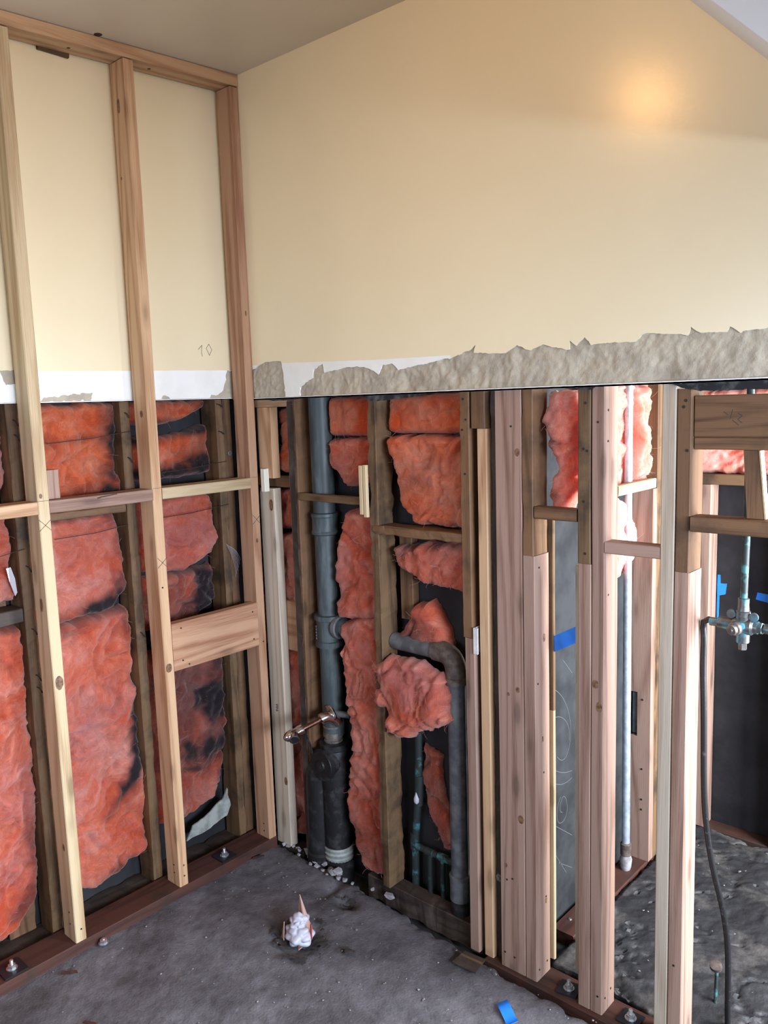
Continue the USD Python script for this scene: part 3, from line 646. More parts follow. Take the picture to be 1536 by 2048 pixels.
board('old_noggin', 'old grey noggin between pink insulation at the left photo edge', W['darky'], 'y', (-0.20, -0.122, -1.185, -0.827, 1.073, 1.121), rough=0.004)
board('old_noggin', 'old dark noggin just below the new noggin between the leftmost studs', W['oldy'], 'y', (-0.20, -0.124, -0.785, -0.448, 1.375, 1.402), rough=0.004)
board('old_stud', 'dirty old stud beyond the leftmost old stud in view', W['oldtz'], 'z', (-0.215, LO, -1.225, -1.187, 0.0, 1.747), 'stud', rough=0.004)
single('sheathing_plank', lumber('z', -0.224, -0.205, -0.93, -0.84, 0.0, 1.747, rough=0.003), W['oldz'], 'brown plank behind the old stud at the top of the left photo edge', 'board')
WG = 'thin wires holding the pink insulation of the left wall'
WL = [((-0.708, 1.622), (-0.412, 1.648)), ((-0.71, 1.319), (-0.448, 1.332)), ((-0.378, 1.338), (-0.02, 1.354)), ((-0.378, 1.495), (-0.02, 1.517)), ((-0.96, 1.292), (-0.806, 1.304))]
WLAB = ('thin wire across the upper orange insulation between the leftmost studs', 'thin wire across the pink insulation under the leftmost noggin', 'thin wire across the pink insulation under the noggin by the corner', 'thin wire over the sooty insulation above the noggin by the corner', 'thin wire across the pink insulation at the left photo edge')
for (a, b), lab in zip(WL, WLAB):
    single('support_wire', tube([(LO + 0.002, a[0], a[1]), (LO + 0.010, (a[0] + b[0]) / 2, (a[1] + b[1]) / 2 - 0.004), (LO + 0.002, b[0], b[1])], 0.0013, 6), WIREM, lab, 'wire')
single('wire_bundle', cat(*[tube(spline([(-0.118, -0.045 + 0.006 * k, 1.205 - 0.004 * k), (-0.108, -0.03 + 0.006 * k, 1.16), (-0.112, -0.012 + 0.005 * k, 1.07 + 0.012 * k)], 10), 0.0009, 6) for k in range(6)]), SILVER, 'bundle of thin bare wires hanging between the corner studs of the old left wall', 'wire')
single('foil_strip', plate_on('L', [(-0.862, 1.25), (-0.848, 1.252), (-0.838, 1.215), (-0.835, 1.17), (-0.842, 1.16), (-0.856, 1.21)], -0.135, -0.132), SILVER, 'shiny foil strip beside the old stud at the left photo edge', 'foil')
single('torn_liner', plate_on('L', jag([(-0.285, 0.10), (-0.255, 0.145), (-0.19, 0.158), (-0.15, 0.185), (-0.11, 0.196), (-0.086, 0.235), (-0.078, 0.16), (-0.10, 0.125), (-0.20, 0.10)], 0.006, 0.012, 95, closed=True), -0.150, -0.144), BAGW, 'torn pale liner under the sooty insulation near the corner bolt', 'liner')

# left wall insulation
IB = -0.222
batt('pink insulation piece at the left photo edge above the noggin', 'L', [[-1.185, 1.631], [-0.817, 1.658], [-0.814, 1.563], [-0.836, 1.457], [-1.185, 1.454]], IB, 0.060, INS)
batt('pink insulation piece at the left photo edge just below the noggin', 'L', [[-1.185, 1.398], [-0.826, 1.405], [-0.820, 1.282], [-0.831, 1.135], [-1.185, 1.118]], IB, 0.070, INS)
batt('tall pink insulation batt at the lower left photo edge', 'L', [[-1.185, 1.058], [-0.822, 1.054], [-0.82, 0.812], [-0.815, 0.539], [-0.846, 0.154], [-0.92, 0.058], [-1.185, 0.03]], IB, 0.080, INS, soot=[(-0.83, 0.30, 0.03, 0.10, 0, 0.6), (-0.86, 0.14, 0.05, 0.05, 0, 0.7)], fibres=300)
batt('orange insulation batt at the top between the leftmost studs', 'L', [[-0.79, 1.744], [-0.440, 1.747], [-0.440, 1.438], [-0.616, 1.410], [-0.79, 1.412]], IB, 0.072, INSO, soot=[(-0.445, 1.60, 0.040, 0.18, 0, 1.0), (-0.50, 1.44, 0.13, 0.032, 8, 1.0), (-0.56, 1.63, 0.12, 0.012, 5, 0.4), (-0.70, 1.62, 0.05, 0.02, -20, 0.35)], fibres=240)
batt('pink insulation batt below the leftmost noggin, sooty at its foot', 'L', [[-0.79, 1.372], [-0.46, 1.372], [-0.445, 1.22], [-0.438, 1.111], [-0.50, 1.040], [-0.79, 1.020]], IB, 0.074, INS, soot=[(-0.53, 1.055, 0.10, 0.032, 16, 1.0), (-0.455, 1.30, 0.03, 0.08, 0, 0.7), (-0.455, 1.11, 0.03, 0.06, 0, 0.7), (-0.70, 1.03, 0.07, 0.02, 0, 0.75)], fibres=240)
batt('tallest pink batt between the leftmost studs, with a black curved split', 'L', [[-0.79, 1.012], [-0.45, 1.040], [-0.440, 0.722], [-0.437, 0.378], [-0.440, 0.136], [-0.542, 0.093], [-0.657, 0.085], [-0.79, 0.14]], IB, 0.080, INS, soot=[(-0.446, 0.60, 0.022, 0.12, -4, 1.0), (-0.472, 0.47, 0.020, 0.09, -18, 1.0), (-0.52, 0.39, 0.018, 0.06, -48, 1.0), (-0.48, 0.11, 0.12, 0.028, 0, 0.7), (-0.455, 0.98, 0.03, 0.05, 0, 0.6), (-0.68, 1.0, 0.09, 0.012, 5, 0.5)], fibres=420)
batt('thin orange insulation strip at the top beside the corner stud', 'L', [[-0.408, 1.747], [-0.058, 1.747], [-0.058, 1.715], [-0.15, 1.678], [-0.277, 1.660], [-0.408, 1.668]], IB, 0.060, INSO, soot=[(-0.075, 1.70, 0.04, 0.03, 0, 1.0), (-0.20, 1.67, 0.14, 0.012, 0, 0.7)])
batt('sooty orange insulation between black gaps above the corner noggin', 'L', [[-0.408, 1.622], [-0.154, 1.632], [-0.062, 1.660], [-0.058, 1.48], [-0.121, 1.470], [-0.408, 1.462]], IB, 0.066, INSO, soot=[(-0.22, 1.635, 0.18, 0.020, 6, 1.0), (-0.28, 1.485, 0.14, 0.026, 3, 1.0), (-0.10, 1.52, 0.06, 0.045, 20, 1.0), (-0.09, 1.62, 0.02, 0.03, 0, 0.5)])
batt('squarish pink batt below the noggin by the corner', 'L', [[-0.408, 1.408], [-0.070, 1.402], [-0.060, 1.30], [-0.058, 1.214], [-0.072, 1.169], [-0.235, 1.122], [-0.408, 1.15]], IB, 0.080, INS, soot=[(-0.075, 1.36, 0.02, 0.04, 0, 0.5), (-0.20, 1.13, 0.15, 0.010, 8, 0.6)], fibres=240)
batt('grey-purple sooty insulation just above the wide backing board', 'L', [[-0.408, 1.130], [-0.191, 1.118], [-0.07, 1.13], [-0.060, 0.986], [-0.16, 0.93], [-0.408, 0.93]], IB, 0.062, INS, soot=[(-0.11, 1.03, 0.075, 0.12, 0, 1.0), (-0.20, 0.97, 0.05, 0.05, 0, 0.8), (-0.25, 1.0, 0.09, 0.09, 0, 0.5), (-0.32, 1.03, 0.06, 0.02, 0, 0.6)])
batt('dark purple-sooty batt below the wide backing board near the corner', 'L', [[-0.408, 0.84], [-0.06, 0.85], [-0.060, 0.70], [-0.058, 0.493], [-0.080, 0.33], [-0.12, 0.205], [-0.284, 0.165], [-0.408, 0.20]], IB, 0.070, INS, soot=[(-0.10, 0.60, 0.09, 0.14, 0, 1.0), (-0.15, 0.42, 0.12, 0.09, 0, 1.0), (-0.09, 0.76, 0.06, 0.08, 0, 0.9), (-0.25, 0.70, 0.14, 0.12, 0, 0.72), (-0.26, 0.50, 0.12, 0.12, 0, 0.70), (-0.22, 0.36, 0.09, 0.02, -15, 0.9), (-0.10, 0.30, 0.03, 0.05, 0, 0.9), (-0.28, 0.29, 0.10, 0.09, 0, 0.45)], fibres=260)

# ================================================================== BACK WALL FRAME
BF = 0.046; BT = 1.741
def stud_b(name, label, mat, x0, x1, z0, z1, y0=BF, d=D, **kw):
    return board(name, label, mat, 'z', (x0, x1, y0, y0 + d, z0, z1), 'stud', **kw)
# corner, left of the vent stack
board('flat_stud', 'pale flat stud piece in the corner above the little dark noggin', W['firz'], 'z', (-0.014, 0.064, 0.050, 0.086, 1.452, 1.712), 'stud')
t = board('flat_stud', 'long pale flat stud in the corner, stamped in ink low down', W['greyz'], 'z', (-0.020, 0.062, 0.050, 0.086, 0.0, 1.414), 'stud')
knot(t, 'B', 0.044, 1.352, 0.0492, 0.010, 0.022, 5); knot(t, 'B', 0.050, 0.269, 0.0492, 0.008, 0.016, 6)
st = meshkit.text_mesh('PP4', 0.012, 0.0006); st.apply_transform(trimesh.transformations.rotation_matrix(-math.pi / 2, (0, 0, 1))); st.apply_transform(trimesh.transformations.rotation_matrix(math.pi / 2, (1, 0, 0))); st.apply_translation((0.012, 0.0499, 0.575))
part(t, 'ink_stamp', st, INK)
board('top_block', 'short tan block under the plaster in the corner', W['firx'], 'x', (-0.02, 0.156, 0.048, 0.086, 1.713, BT), 'block')
board('old_noggin', 'small dark old noggin in the corner between two pale flat studs', W['oldx'], 'x', (-0.10, 0.15, 0.087, 0.125, 1.416, 1.460), rough=0.003)
board('backing_board', 'end of a reddish backing board behind the pale corner stud', W['redfirx'], 'x', (-0.08, 0.136, 0.088, 0.122, 0.79, 0.984))
board('shim', 'small pale shim on the corner stud at noggin height', SHIMW, 'z', (0.018, 0.042, 0.026, 0.049, 1.404, 1.488), 'shim', wob=0.0)
t = stud_b('old_stud', 'rough blackened old stud left of the vent stack', W['oldz'], 0.155, 0.198, 0.02, BT, y0=0.050, d=0.085, rough=0.006)
part(t, 'soot_face', lumber('z', 0.153, 0.186, 0.0485, 0.0505, 0.03, BT - 0.01, ch=0.0006, rough=0.004), W['darkz'], label='blackened front face')
stud_b('old_stud', 'rotten old stud with a ragged edge in the middle of the left pipe bays', W['oldtz'], 0.546, 0.586, 0.035, BT, y0=0.044, d=0.084, rough=0.007)
board('old_noggin', 'tan old noggin running in front of the vent stack', W['oldtx'], 'x', (0.199, 0.522, 0.046, 0.072, 1.378, 1.4065), rough=0.003)
for k, xx in enumerate((0.515, 0.533)):
    board('shim', ('pale vertical shim nailed left of the ragged old stud', 'second pale shim touching the ragged old stud')[k], W['palez'], 'z', (xx, xx + 0.017, 0.030, 0.0435, 1.352 - 0.008 * k, 1.514 + 0.002 * k), 'shim', wob=0.0)
t = thing('old_noggin', 'dusty old noggin right of the ragged old stud under orange insulation', 'board')
part(t, 'board', lumber('x', 0.587, 0.921, 0.046, 0.125, 1.287, 1.318, rough=0.004), W['oldx'])
part(t, 'split_end', trimesh.convex.convex_hull(np.array([(0.562, 0.040, 1.300), (0.562, 0.043, 1.316), (0.61, 0.0455, 1.287), (0.61, 0.040, 1.319), (0.61, 0.0455, 1.319), (0.58, 0.040, 1.292)])), W['oldx'])
stud_b('old_stud', 'brown old stud set back behind the ragged stud above the grey drain pipe', W['oldz'], 0.600, 0.655, 0.99, 1.28, y0=0.128, d=0.034)
# stud group A
t = stud_b('old_stud', 'old brown stud end above a spliced red stud, right of the orange batts', W['oldz'], 0.920, 0.956, 1.000, BT, rough=0.002)
nails(t, 'B', [(0.935, 1.72), (0.944, 1.66), (0.93, 1.63), (0.938, 1.50)], BF, 0.0035)
stud_b('stud', 'reddish narrow new stud under the spliced old stud end', W['pinkz'], 0.926, 0.962, -0.034, 0.999)
stud_b('old_block', 'short brown block under the plaster above the narrow pale stud', W['oldz'], 0.962, 1.011, 1.634, BT, d=0.06)
stud_b('stud', 'narrow pale fir stud right of the reddish spliced stud', W['firz'], 0.978, 1.012, -0.034, 1.633, y0=0.052)
single('steel_clip', cat(box(0.9625, 0.9775, 0.040, 0.0455, 0.955, 1.036), box(0.9625, 0.966, 0.0455, 0.07, 0.955, 1.036)), BEAD, 'small pale strip between the two narrow studs at waist height', 'clip')
t = stud_b('old_stud', 'blackened old stud between the narrow pale stud and the wide stud', W['darkz'], 1.0135, 1.043, -0.034, BT, y0=0.068, d=0.07, rough=0.004)
part(t, 'bolt_head', lathe((1.028, 0.068, 0.24), (0, -1, 0), [(0, 0.013), (0.004, 0.013), (0.004, 0.007), (0.008, 0.007)], 6), BRASS)
t = board('stud', 'wide reddish-brown new stud set flat, from plaster to sill', W['pinkz'], 'z', (1.045, 1.1335, BF, BF + 0.037, -0.034, BT), 'stud')
for a_, b_, r_ in ((1.115, 0.873, 0.006), (1.082, 0.853, 0.004), (1.120, 1.567, 0.008), (1.122, 0.472, 0.009), (1.067, 0.306, 0.005)): knot(t, 'B', a_, b_, BF - 0.0004, r_, r_ * 1.4, int(b_ * 100))
nails(t, 'B', [(1.06, 0.015), (1.095, 0.012), (1.10, 1.64), (1.07, 0.26), (1.09, 0.27)], BF)
t = stud_b('old_stud', 'old dark stud end right of the wide stud, cut off at chest height', W['oldz'], 1.1345, 1.1705, 1.276, BT, rough=0.002)
t = stud_b('stud', 'new fir stud under the old cut end, pale grain on its right face', W['pinkz'], 1.1345, 1.1735, -0.034, 1.2755)
for a_, b_, r_ in ((0.085, 0.725, 0.006), (0.096, 1.029, 0.008), (0.10, 0.207, 0.006)): knot(t, 'L', a_, b_, 1.1733, r_ * 0.7, r_ * 1.5, int(b_ * 100))
nails(t, 'S', [(0.06, 0.0), (0.105, 0.005), (0.07, 1.24), (0.10, 0.22), (0.06, 0.9), (0.09, 0.62)], 1.1735)
board('old_noggin', 'dark old noggin below the hanging pink insulation', W['oldx'], 'x', (1.172, 1.304, 0.048, 0.085, 1.383, 1.417))
board('strip', 'thin yellow strip of wood behind the new stud of the wide pair', W['palez'], 'z', (1.150, 1.186, 0.128, 0.140, 0.0, 0.80), 'strip')
board('strip', 'thin brown strip of wood above the yellow strip behind the wide pair', W['oldtz'], 'z', (1.150, 1.186, 0.128, 0.140, 0.8005, 1.376), 'strip')
board('strip', 'thin greenish strip of wood left of the double stud in the middle', W['greyz'], 'z', (1.268, 1.300, 0.105, 0.126, 0.02, 1.25), 'strip')
t = stud_b('old_stud', 'old brown stud end with black nail stains beside the double stud', W['oldtz'], 1.3075, 1.3455, 1.272, BT)
nails(t, 'B', [(1.33, 1.70), (1.325, 1.58), (1.335, 1.575), (1.325, 1.44), (1.33, 1.30)], BF, 0.004)
stud_b('stud', 'new stud below the nail-stained old end, left half of a double stud', W['pinkz'], 1.3095, 1.3475, -0.034, 1.2715)
t = stud_b('stud', 'full-height new stud with a brightly lit right face in the middle', W['pinkz'], 1.3480, 1.3850, -0.034, BT)
knot(t, 'B', 1.362, 0.943, BF - 0.0004, 0.008, 0.012, 4); knot(t, 'B', 1.373, 0.881, BF - 0.0004, 0.008, 0.014, 9)
nails(t, 'S', [(0.065, 0.01), (0.10, 0.02), (0.065, 1.68), (0.065, 1.60), (0.07, 1.19)], 1.3850)
nails(t, 'B', [(1.372, 0.02), (1.366, 1.65)], BF)
board('noggin', 'short new noggin between the double stud and the greyish stud', W['pinkx'], 'x', (1.386, 1.5355, BF, BF + 0.05, 1.306, 1.337))
stud_b('stud', 'greyish weathered stud standing full height in front at right', W['greyz'], 1.5365, 1.5725, -0.034, BT)
t = stud_b('old_stud', 'old dark stud end beside the greyish stud at right', W['oldz'], 1.5735, 1.6090, 1.280, 1.728)
nails(t, 'B', [(1.595, 1.70), (1.59, 1.685), (1.60, 1.58)], BF, 0.004)
t = stud_b('stud', 'pale new stud under the old dark end at right, nearest the camera', W['pinkz'], 1.5735, 1.6115, -0.034, 1.2795)
nails(t, 'B', [(1.585, 0.03), (1.59, 0.22)], BF)
# header and pieces at right
t = thing('header_beam', 'heavy dark brown header beam at the right photo edge', 'beam')
part(t, 'board', lumber('x', 1.612, 2.35, 0.058, 0.096, 1.612, 1.711), W['oldx'])
part(t, 'lower_board', lumber('x', 1.612, 2.35, 0.060, 0.096, 1.582, 1.6112), W['oldx'])
part(t, 'pencil_mark', strokes('B', [[(1.68, 1.672), (1.69, 1.664)], [(1.70, 1.676), (1.695, 1.655)], [(1.712, 1.668), (1.722, 1.662), (1.712, 1.653), (1.722, 1.645)], [(1.70, 1.652), (1.715, 1.640)]], 0.0578, 0.0016), INK)
board('old_noggin', 'old brown noggin at right below the header, its sawn end showing', W['oldx'], 'x', (1.6135, 2.35, 0.038, 0.10, 1.384, 1.4205))
t = thing('old_brace', 'short slanting old board between header and noggin at right', 'board')
part(t, 'board', trimesh.convex.convex_hull(np.array([(x, y, z) for (x, z) in ((1.723, 1.581), (1.757, 1.581), (1.7735, 1.4215), (1.735, 1.4215)) for y in (0.070, 0.096)])), W['oldz'])
part(t, 'pale_edge', trimesh.convex.convex_hull(np.array([(x, y, z) for (x, z) in ((1.7575, 1.581), (1.7605, 1.581), (1.7775, 1.4215), (1.7742, 1.4215)) for y in (0.069, 0.096)])), W['palez'])
# sills and beam ends on the floor
board('sill_plate', 'brown sill plate sunk beside the slab under the right-hand studs', W['redx'], 'x', (0.99, 2.4, 0.030, 0.135, -0.073, -0.0345))
board('sill_plate', 'black rotten sill under the pipes of the left bays', W['darkx'], 'x', (0.46, 0.96, 0.066, 0.128, -0.06, 0.032), rough=0.008)
board('sill_plate', 'black sill at the foot of the corner beside the cast iron pipes', W['darkx'], 'x', (-0.02, 0.13, 0.052, 0.12, -0.06, -0.002), rough=0.006)
anchor('anchor bolt in the black gap behind the flat wide stud', 1.103, 0.373, -0.06, s=0.030)
anchor('anchor bolt on the sunken sill between the two big stud pairs', 1.262, 0.080, -0.0345, s=0.030, rot=0.2)
anchor('anchor bolt at the bottom photo edge left of the nearest stud', 1.454, 0.085, -0.0345, s=0.030)
single('torn_paper', plate_on('B', jag([(1.535, 1.741), (1.565, 1.739), (1.595, 1.729), (1.63, 1.722), (1.782, 1.721), (2.3, 1.715), (2.3, 1.741)], 0.003, 0.008, 96, closed=True), 0.0405, 0.0445), TORN, 'torn black building paper under the plaster at right above the header', 'paper')
single('torn_paper', plate_on('B', jag([(1.270, 1.7405), (1.36, 1.7405), (1.346, 1.734), (1.289, 1.735)], 0.002, 0.006, 97, closed=True), 0.0405, 0.0445), TORN, 'small torn black paper edge above the nail-stained old stud', 'paper')
single('torn_paper', plate_on('B', jag([(0.549, 1.7405), (0.80, 1.7405), (0.79, 1.734), (0.698, 1.729), (0.600, 1.722), (0.56, 1.722)], 0.002, 0.006, 98, closed=True), 0.0405, 0.0430), TORN, 'torn black paper edge above the ragged old stud and orange batt', 'paper')
single('torn_paper', plate_on('B', jag([(0.065, 1.7405), (0.24, 1.7405), (0.186, 1.736), (0.092, 1.735)], 0.002, 0.006, 99, closed=True), 0.0405, 0.0450), TORN, 'thin torn black paper edge above the corner block', 'paper')

# back wall insulation
YB = 0.162
batt('orange insulation strip beside the upper pale corner stud', 'B', [[0.03, 1.711], [0.154, 1.705], [0.152, 1.555], [0.145, 1.481], [0.10, 1.461], [0.03, 1.468]], YB, 0.060, INSO, fibres=80)
batt('pink insulation strip in the corner just below the small dark noggin', 'B', [[0.0, 1.412], [0.152, 1.412], [0.15, 1.257], [0.0, 1.250]], YB, 0.06, INS, fibres=80)
batt('long pink insulation strip beside the stamped corner stud', 'B', [[0.0, 1.232], [0.150, 1.245], [0.150, 0.993], [0.150, 0.05], [0.0, 0.0]], YB, 0.065, INS, soot=[(0.10, 0.42, 0.06, 0.12, 0, 0.6), (0.10, 0.05, 0.06, 0.06, 0, 0.5)], fibres=200)
batt('orange insulation sliver left of the upper vent stack', 'B', [[0.165, 1.735], [0.240, 1.735], [0.240, 1.48], [0.206, 1.444], [0.174, 1.47], [0.170, 1.589]], YB, 0.022, INSO, fibres=60, edge=0.012)
batt('dull pink insulation sliver left of the lower vent stack', 'B', [[0.168, 1.195], [0.230, 1.261], [0.232, 0.806], [0.227, 0.612], [0.180, 0.60], [0.170, 0.889]], YB, 0.018, INS, fibres=60, edge=0.012)
batt('flat orange insulation block at top right of the vent stack', 'B', [[0.300, 1.740], [0.545, 1.740], [0.545, 1.602], [0.304, 1.606]], YB, 0.066, INSO, fibres=140, edge=0.022, lump=0.008, jagamp=0.004)
batt('dusty pink insulation block under the top one, right of the vent stack', 'B', [[0.304, 1.598], [0.545, 1.597], [0.545, 1.437], [0.47, 1.445], [0.383, 1.430], [0.305, 1.50]], YB, 0.075, INS, fibres=200)
batt('tall pink insulation strip between vent stack and ragged stud', 'B', [[0.379, 1.345], [0.545, 1.367], [0.545, 0.976], [0.338, 0.952], [0.320, 1.091], [0.336, 1.22]], YB, 0.080, INS, fibres=260)
batt('long drooping pink insulation strip beside the cast iron pipe', 'B', [[0.345, 0.947], [0.540, 1.00], [0.548, 0.821], [0.545, 0.585], [0.545, 0.401], [0.561, 0.050], [0.43, 0.030], [0.373, 0.109], [0.345, 0.298], [0.376, 0.501], [0.355, 0.687]], 0.155, 0.085, INS, fibres=360, soot=[(0.44, 0.12, 0.12, 0.12, 0, 0.35)])
batt('flat orange insulation block at the top between the two old studs', 'B', [[0.590, 1.740], [0.915, 1.740], [0.915, 1.615], [0.590, 1.614]], YB, 0.070, INSO, fibres=160, edge=0.022, lump=0.008, jagamp=0.004)
batt('large swirled orange batt above the dusty old noggin', 'B', [[0.587, 1.611], [0.915, 1.612], [0.915, 1.322], [0.695, 1.324], [0.643, 1.382], [0.616, 1.513]], YB, 0.085, INSO, soot=[(0.76, 1.50, 0.10, 0.02, 30, 0.25)], fibres=320, lump=0.022)
batt('ragged pink batt hanging just below the dusty old noggin', 'B', [[0.602, 1.250], [0.915, 1.281], [0.915, 1.125], [0.84, 1.118], [0.731, 1.135], [0.625, 1.164]], YB, 0.090, INS, soot=[(0.64, 1.24, 0.06, 0.03, 0, 0.5)], fibres=280, lump=0.02, jagamp=0.016)
batt('small pink tuft standing above the grey drain pipe', 'B', [[0.607, 0.95], [0.640, 1.00], [0.664, 1.042], [0.735, 1.068], [0.769, 1.024], [0.805, 0.938], [0.80, 0.90], [0.615, 0.90]], YB, 0.070, INS, soot=[(0.65, 0.96, 0.05, 0.05, 0, 0.6)], fibres=160, jagamp=0.014)
batt('big torn pink clump hanging in front of the grey drain pipe', 'B', [[0.525, 0.833], [0.58, 0.862], [0.62, 0.875], [0.69, 0.878], [0.773, 0.868], [0.832, 0.838], [0.852, 0.788], [0.846, 0.700], [0.764, 0.654], [0.644, 0.593], [0.584, 0.599], [0.592, 0.689], [0.52, 0.708], [0.561, 0.761]], 0.085, 0.072, INS, fibres=420, edge=0.05, lump=0.03, jagamp=0.018)
batt('thin dark-red insulation tail hanging low behind the copper manifold', 'B', [[0.67, 0.551], [0.745, 0.536], [0.752, 0.396], [0.800, 0.205], [0.757, 0.199], [0.69, 0.285], [0.659, 0.421]], YB, 0.028, INS, fibres=120, soot=[(0.74, 0.3, 0.1, 0.2, 0, 0.3)], edge=0.015)
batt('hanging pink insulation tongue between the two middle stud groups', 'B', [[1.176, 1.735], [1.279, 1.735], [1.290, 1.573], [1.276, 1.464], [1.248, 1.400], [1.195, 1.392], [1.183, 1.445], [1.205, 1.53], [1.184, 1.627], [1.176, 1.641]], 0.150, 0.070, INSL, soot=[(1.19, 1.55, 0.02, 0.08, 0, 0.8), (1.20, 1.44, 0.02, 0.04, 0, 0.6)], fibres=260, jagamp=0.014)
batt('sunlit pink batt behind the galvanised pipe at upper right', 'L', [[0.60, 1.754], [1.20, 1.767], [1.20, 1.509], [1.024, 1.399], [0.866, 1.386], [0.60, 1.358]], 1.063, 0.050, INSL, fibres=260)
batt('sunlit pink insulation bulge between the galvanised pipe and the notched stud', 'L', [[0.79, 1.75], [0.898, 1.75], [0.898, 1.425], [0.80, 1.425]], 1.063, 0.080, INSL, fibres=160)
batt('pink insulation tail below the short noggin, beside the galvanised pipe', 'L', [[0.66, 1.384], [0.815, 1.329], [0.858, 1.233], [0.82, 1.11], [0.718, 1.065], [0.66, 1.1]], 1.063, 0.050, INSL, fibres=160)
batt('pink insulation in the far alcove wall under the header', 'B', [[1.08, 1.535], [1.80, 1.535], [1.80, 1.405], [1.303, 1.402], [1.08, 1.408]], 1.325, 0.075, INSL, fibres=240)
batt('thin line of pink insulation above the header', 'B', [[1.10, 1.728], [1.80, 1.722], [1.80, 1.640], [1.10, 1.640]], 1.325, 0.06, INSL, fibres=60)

# ================================================================== ALCOVE FRAMING
XA = 1.16
def notch_stud():
    m = Polygon([(1.085, -0.03), (XA, -0.03), (XA, 1.384), (1.085, 1.384), (1.085, 0.625), (1.110, 0.625), (1.110, 0.455), (1.085, 0.455)])
    return plate_on('B', m, 0.862, 0.898)
t = thing('notched_stud', 'brown stud with a square notch beside the galvanised pipe, its right edge sunlit', 'stud')
part(t, 'board', notch_stud(), W['pinkz'])
for z in (0.33, 0.21, 0.17, 0.60): part(t, 'nail', lathe((1.13, 0.8622, z), (0, -1, 0), [(0, 0.004), (0.002, 0.0035)], 8), NAIL)
board('stud', 'old tan stud directly behind the notched stud', W['oldtz'], 'z', (1.085, XA, 0.900, 0.936, -0.03, 1.75), 'stud')
single('dark_clip', box(1.087, 1.109, 0.872, 0.890, 0.462, 0.618), GREYPIPE, 'dark block seen in the notch of the brown stud', 'block')
board('old_noggin', 'sunlit tan noggin under the pink batt by the galvanised pipe', W['paley'], 'y', (1.131, 1.156, 0.60, 0.899, 1.385, 1.420))
board('sill_plate', 'brown sill under the notched stud in the alcove', W['redy'], 'y', (1.075, XA - 0.004, 0.30, 1.20, -0.08, -0.031))
board('stud', 'far stud of the alcove wall with a pale lit right side', W['pinkz'], 'z', (1.190, 1.226, 1.240, 1.32, -0.03, 1.366), 'stud')
board('stud', 'pale stud of the alcove wall at the right photo edge', W['palez'], 'z', (1.478, 1.512, 1.240, 1.32, -0.03, 1.366), 'stud')
board('wall_plate', 'brown plate across the alcove wall under pink insulation', W['oldtx'], 'x', (1.06, 2.6, 1.240, 1.32, 1.367, 1.407))
board('sill_plate', 'reddish sill of the far alcove wall', W['redx'], 'x', (1.165, 2.6, 1.246, 1.322, -0.07, -0.031))
# tapes
def tape(label, plane, pts, c, d=0.0012, wav=0.0):
    m = plate_on(plane, pts, c, c + d)
    return single('blue_tape', m, TAPE, label, 'tape')
def ribbon(p0, p1, w, amp, n=16):
    p0, p1, w = map(np.array, (p0, p1, w)); v = []; f = []
    nr = np.cross(p1 - p0, w); nr /= np.linalg.norm(nr)
    for i in range(n + 1):
        t_ = i / n; c = p0 + (p1 - p0) * t_ + nr * amp * math.sin(t_ * 5.5)
        for s in (-0.5, 0.5):
            for h in (0, 1): v.append(c + w * s + nr * 0.0012 * h)
    for i in range(n):
        b = i * 4
        for (q, r_) in ((0, 1), (1, 3), (3, 2), (2, 0)):
            f += [(b + q, b + 4 + q, b + 4 + r_), (b + q, b + 4 + r_, b + r_)]
    f += [(0, 1, 3), (0, 3, 2), (n * 4, n * 4 + 3, n * 4 + 1), (n * 4, n * 4 + 2, n * 4 + 3)]
    m = trimesh.Trimesh(np.array(v), np.array(f), process=False)
    if m.volume < 0: m.invert()
    return m
single('blue_tape', ribbon((1.176, 0.134, 0.998), (1.262, 0.142, 1.046), (-0.012, 0, 0.042), 0.004), TAPE, 'bright blue tape strip stretched across the dark gap in the stud wall', 'tape')
tape('blue tape strip beside the far alcove stud', 'B', [(1.2275, 1.0), (1.239, 1.0), (1.240, 0.966), (1.265, 0.968), (1.260, 0.924), (1.237, 0.917), (1.236, 0.818), (1.2275, 0.817)], 1.3235, 0.001)
tape('dark blue tape patch on the black alcove wall at the right photo edge', 'B', [(1.374, 0.92), (1.38, 0.948), (1.43, 0.944), (1.43, 0.911)], 1.3235, 0.001)

# ================================================================== PIPES
PX, PY = 0.262, 0.113
t = thing('vent_stack', 'dark grey vent stack standing in the left bay of the back wall', 'pipe')
part(t, 'pipe', tube([(PX - 0.004, PY, 1.80), (PX, PY, 1.30), (PX + 0.003, PY, 0.50)], 0.0405, 28), ABS_, smooth=40)
part(t, 'coupling', lathe((PX, PY, 1.252), (0, 0, 1), [(0, 0.044), (0.003, 0.0495), (0.012, 0.0505), (0.018, 0.047), (0.062, 0.047), (0.068, 0.0505), (0.078, 0.0495), (0.081, 0.044)], 28), ABS_, smooth=35)
tee = part(t, 'tee', cat(lathe((PX, PY, 0.838), (0, 0, 1), [(0, 0.042), (0.001, 0.053), (0.020, 0.053), (0.023, 0.047), (0.098, 0.047), (0.101, 0.054), (0.118, 0.054), (0.120, 0.042)], 28), tube([(PX + 0.02, PY, 0.915), (PX + 0.075, PY, 0.915)], 0.036, 20)), ABS_, smooth=35)
part(t, 'tee_collar', lathe((PX + 0.045, PY, 0.915), (1, 0, 0), [(0, 0.036), (0.002, 0.043), (0.018, 0.043), (0.020, 0.036)], 24), GREYPIPE, smooth=35)
part(t, 'branch', tube([(PX + 0.06, PY, 0.915), (0.40, PY + 0.004, 0.914), (0.53, PY + 0.004, 0.914)], 0.0295, 22), GREYPIPE, smooth=40)
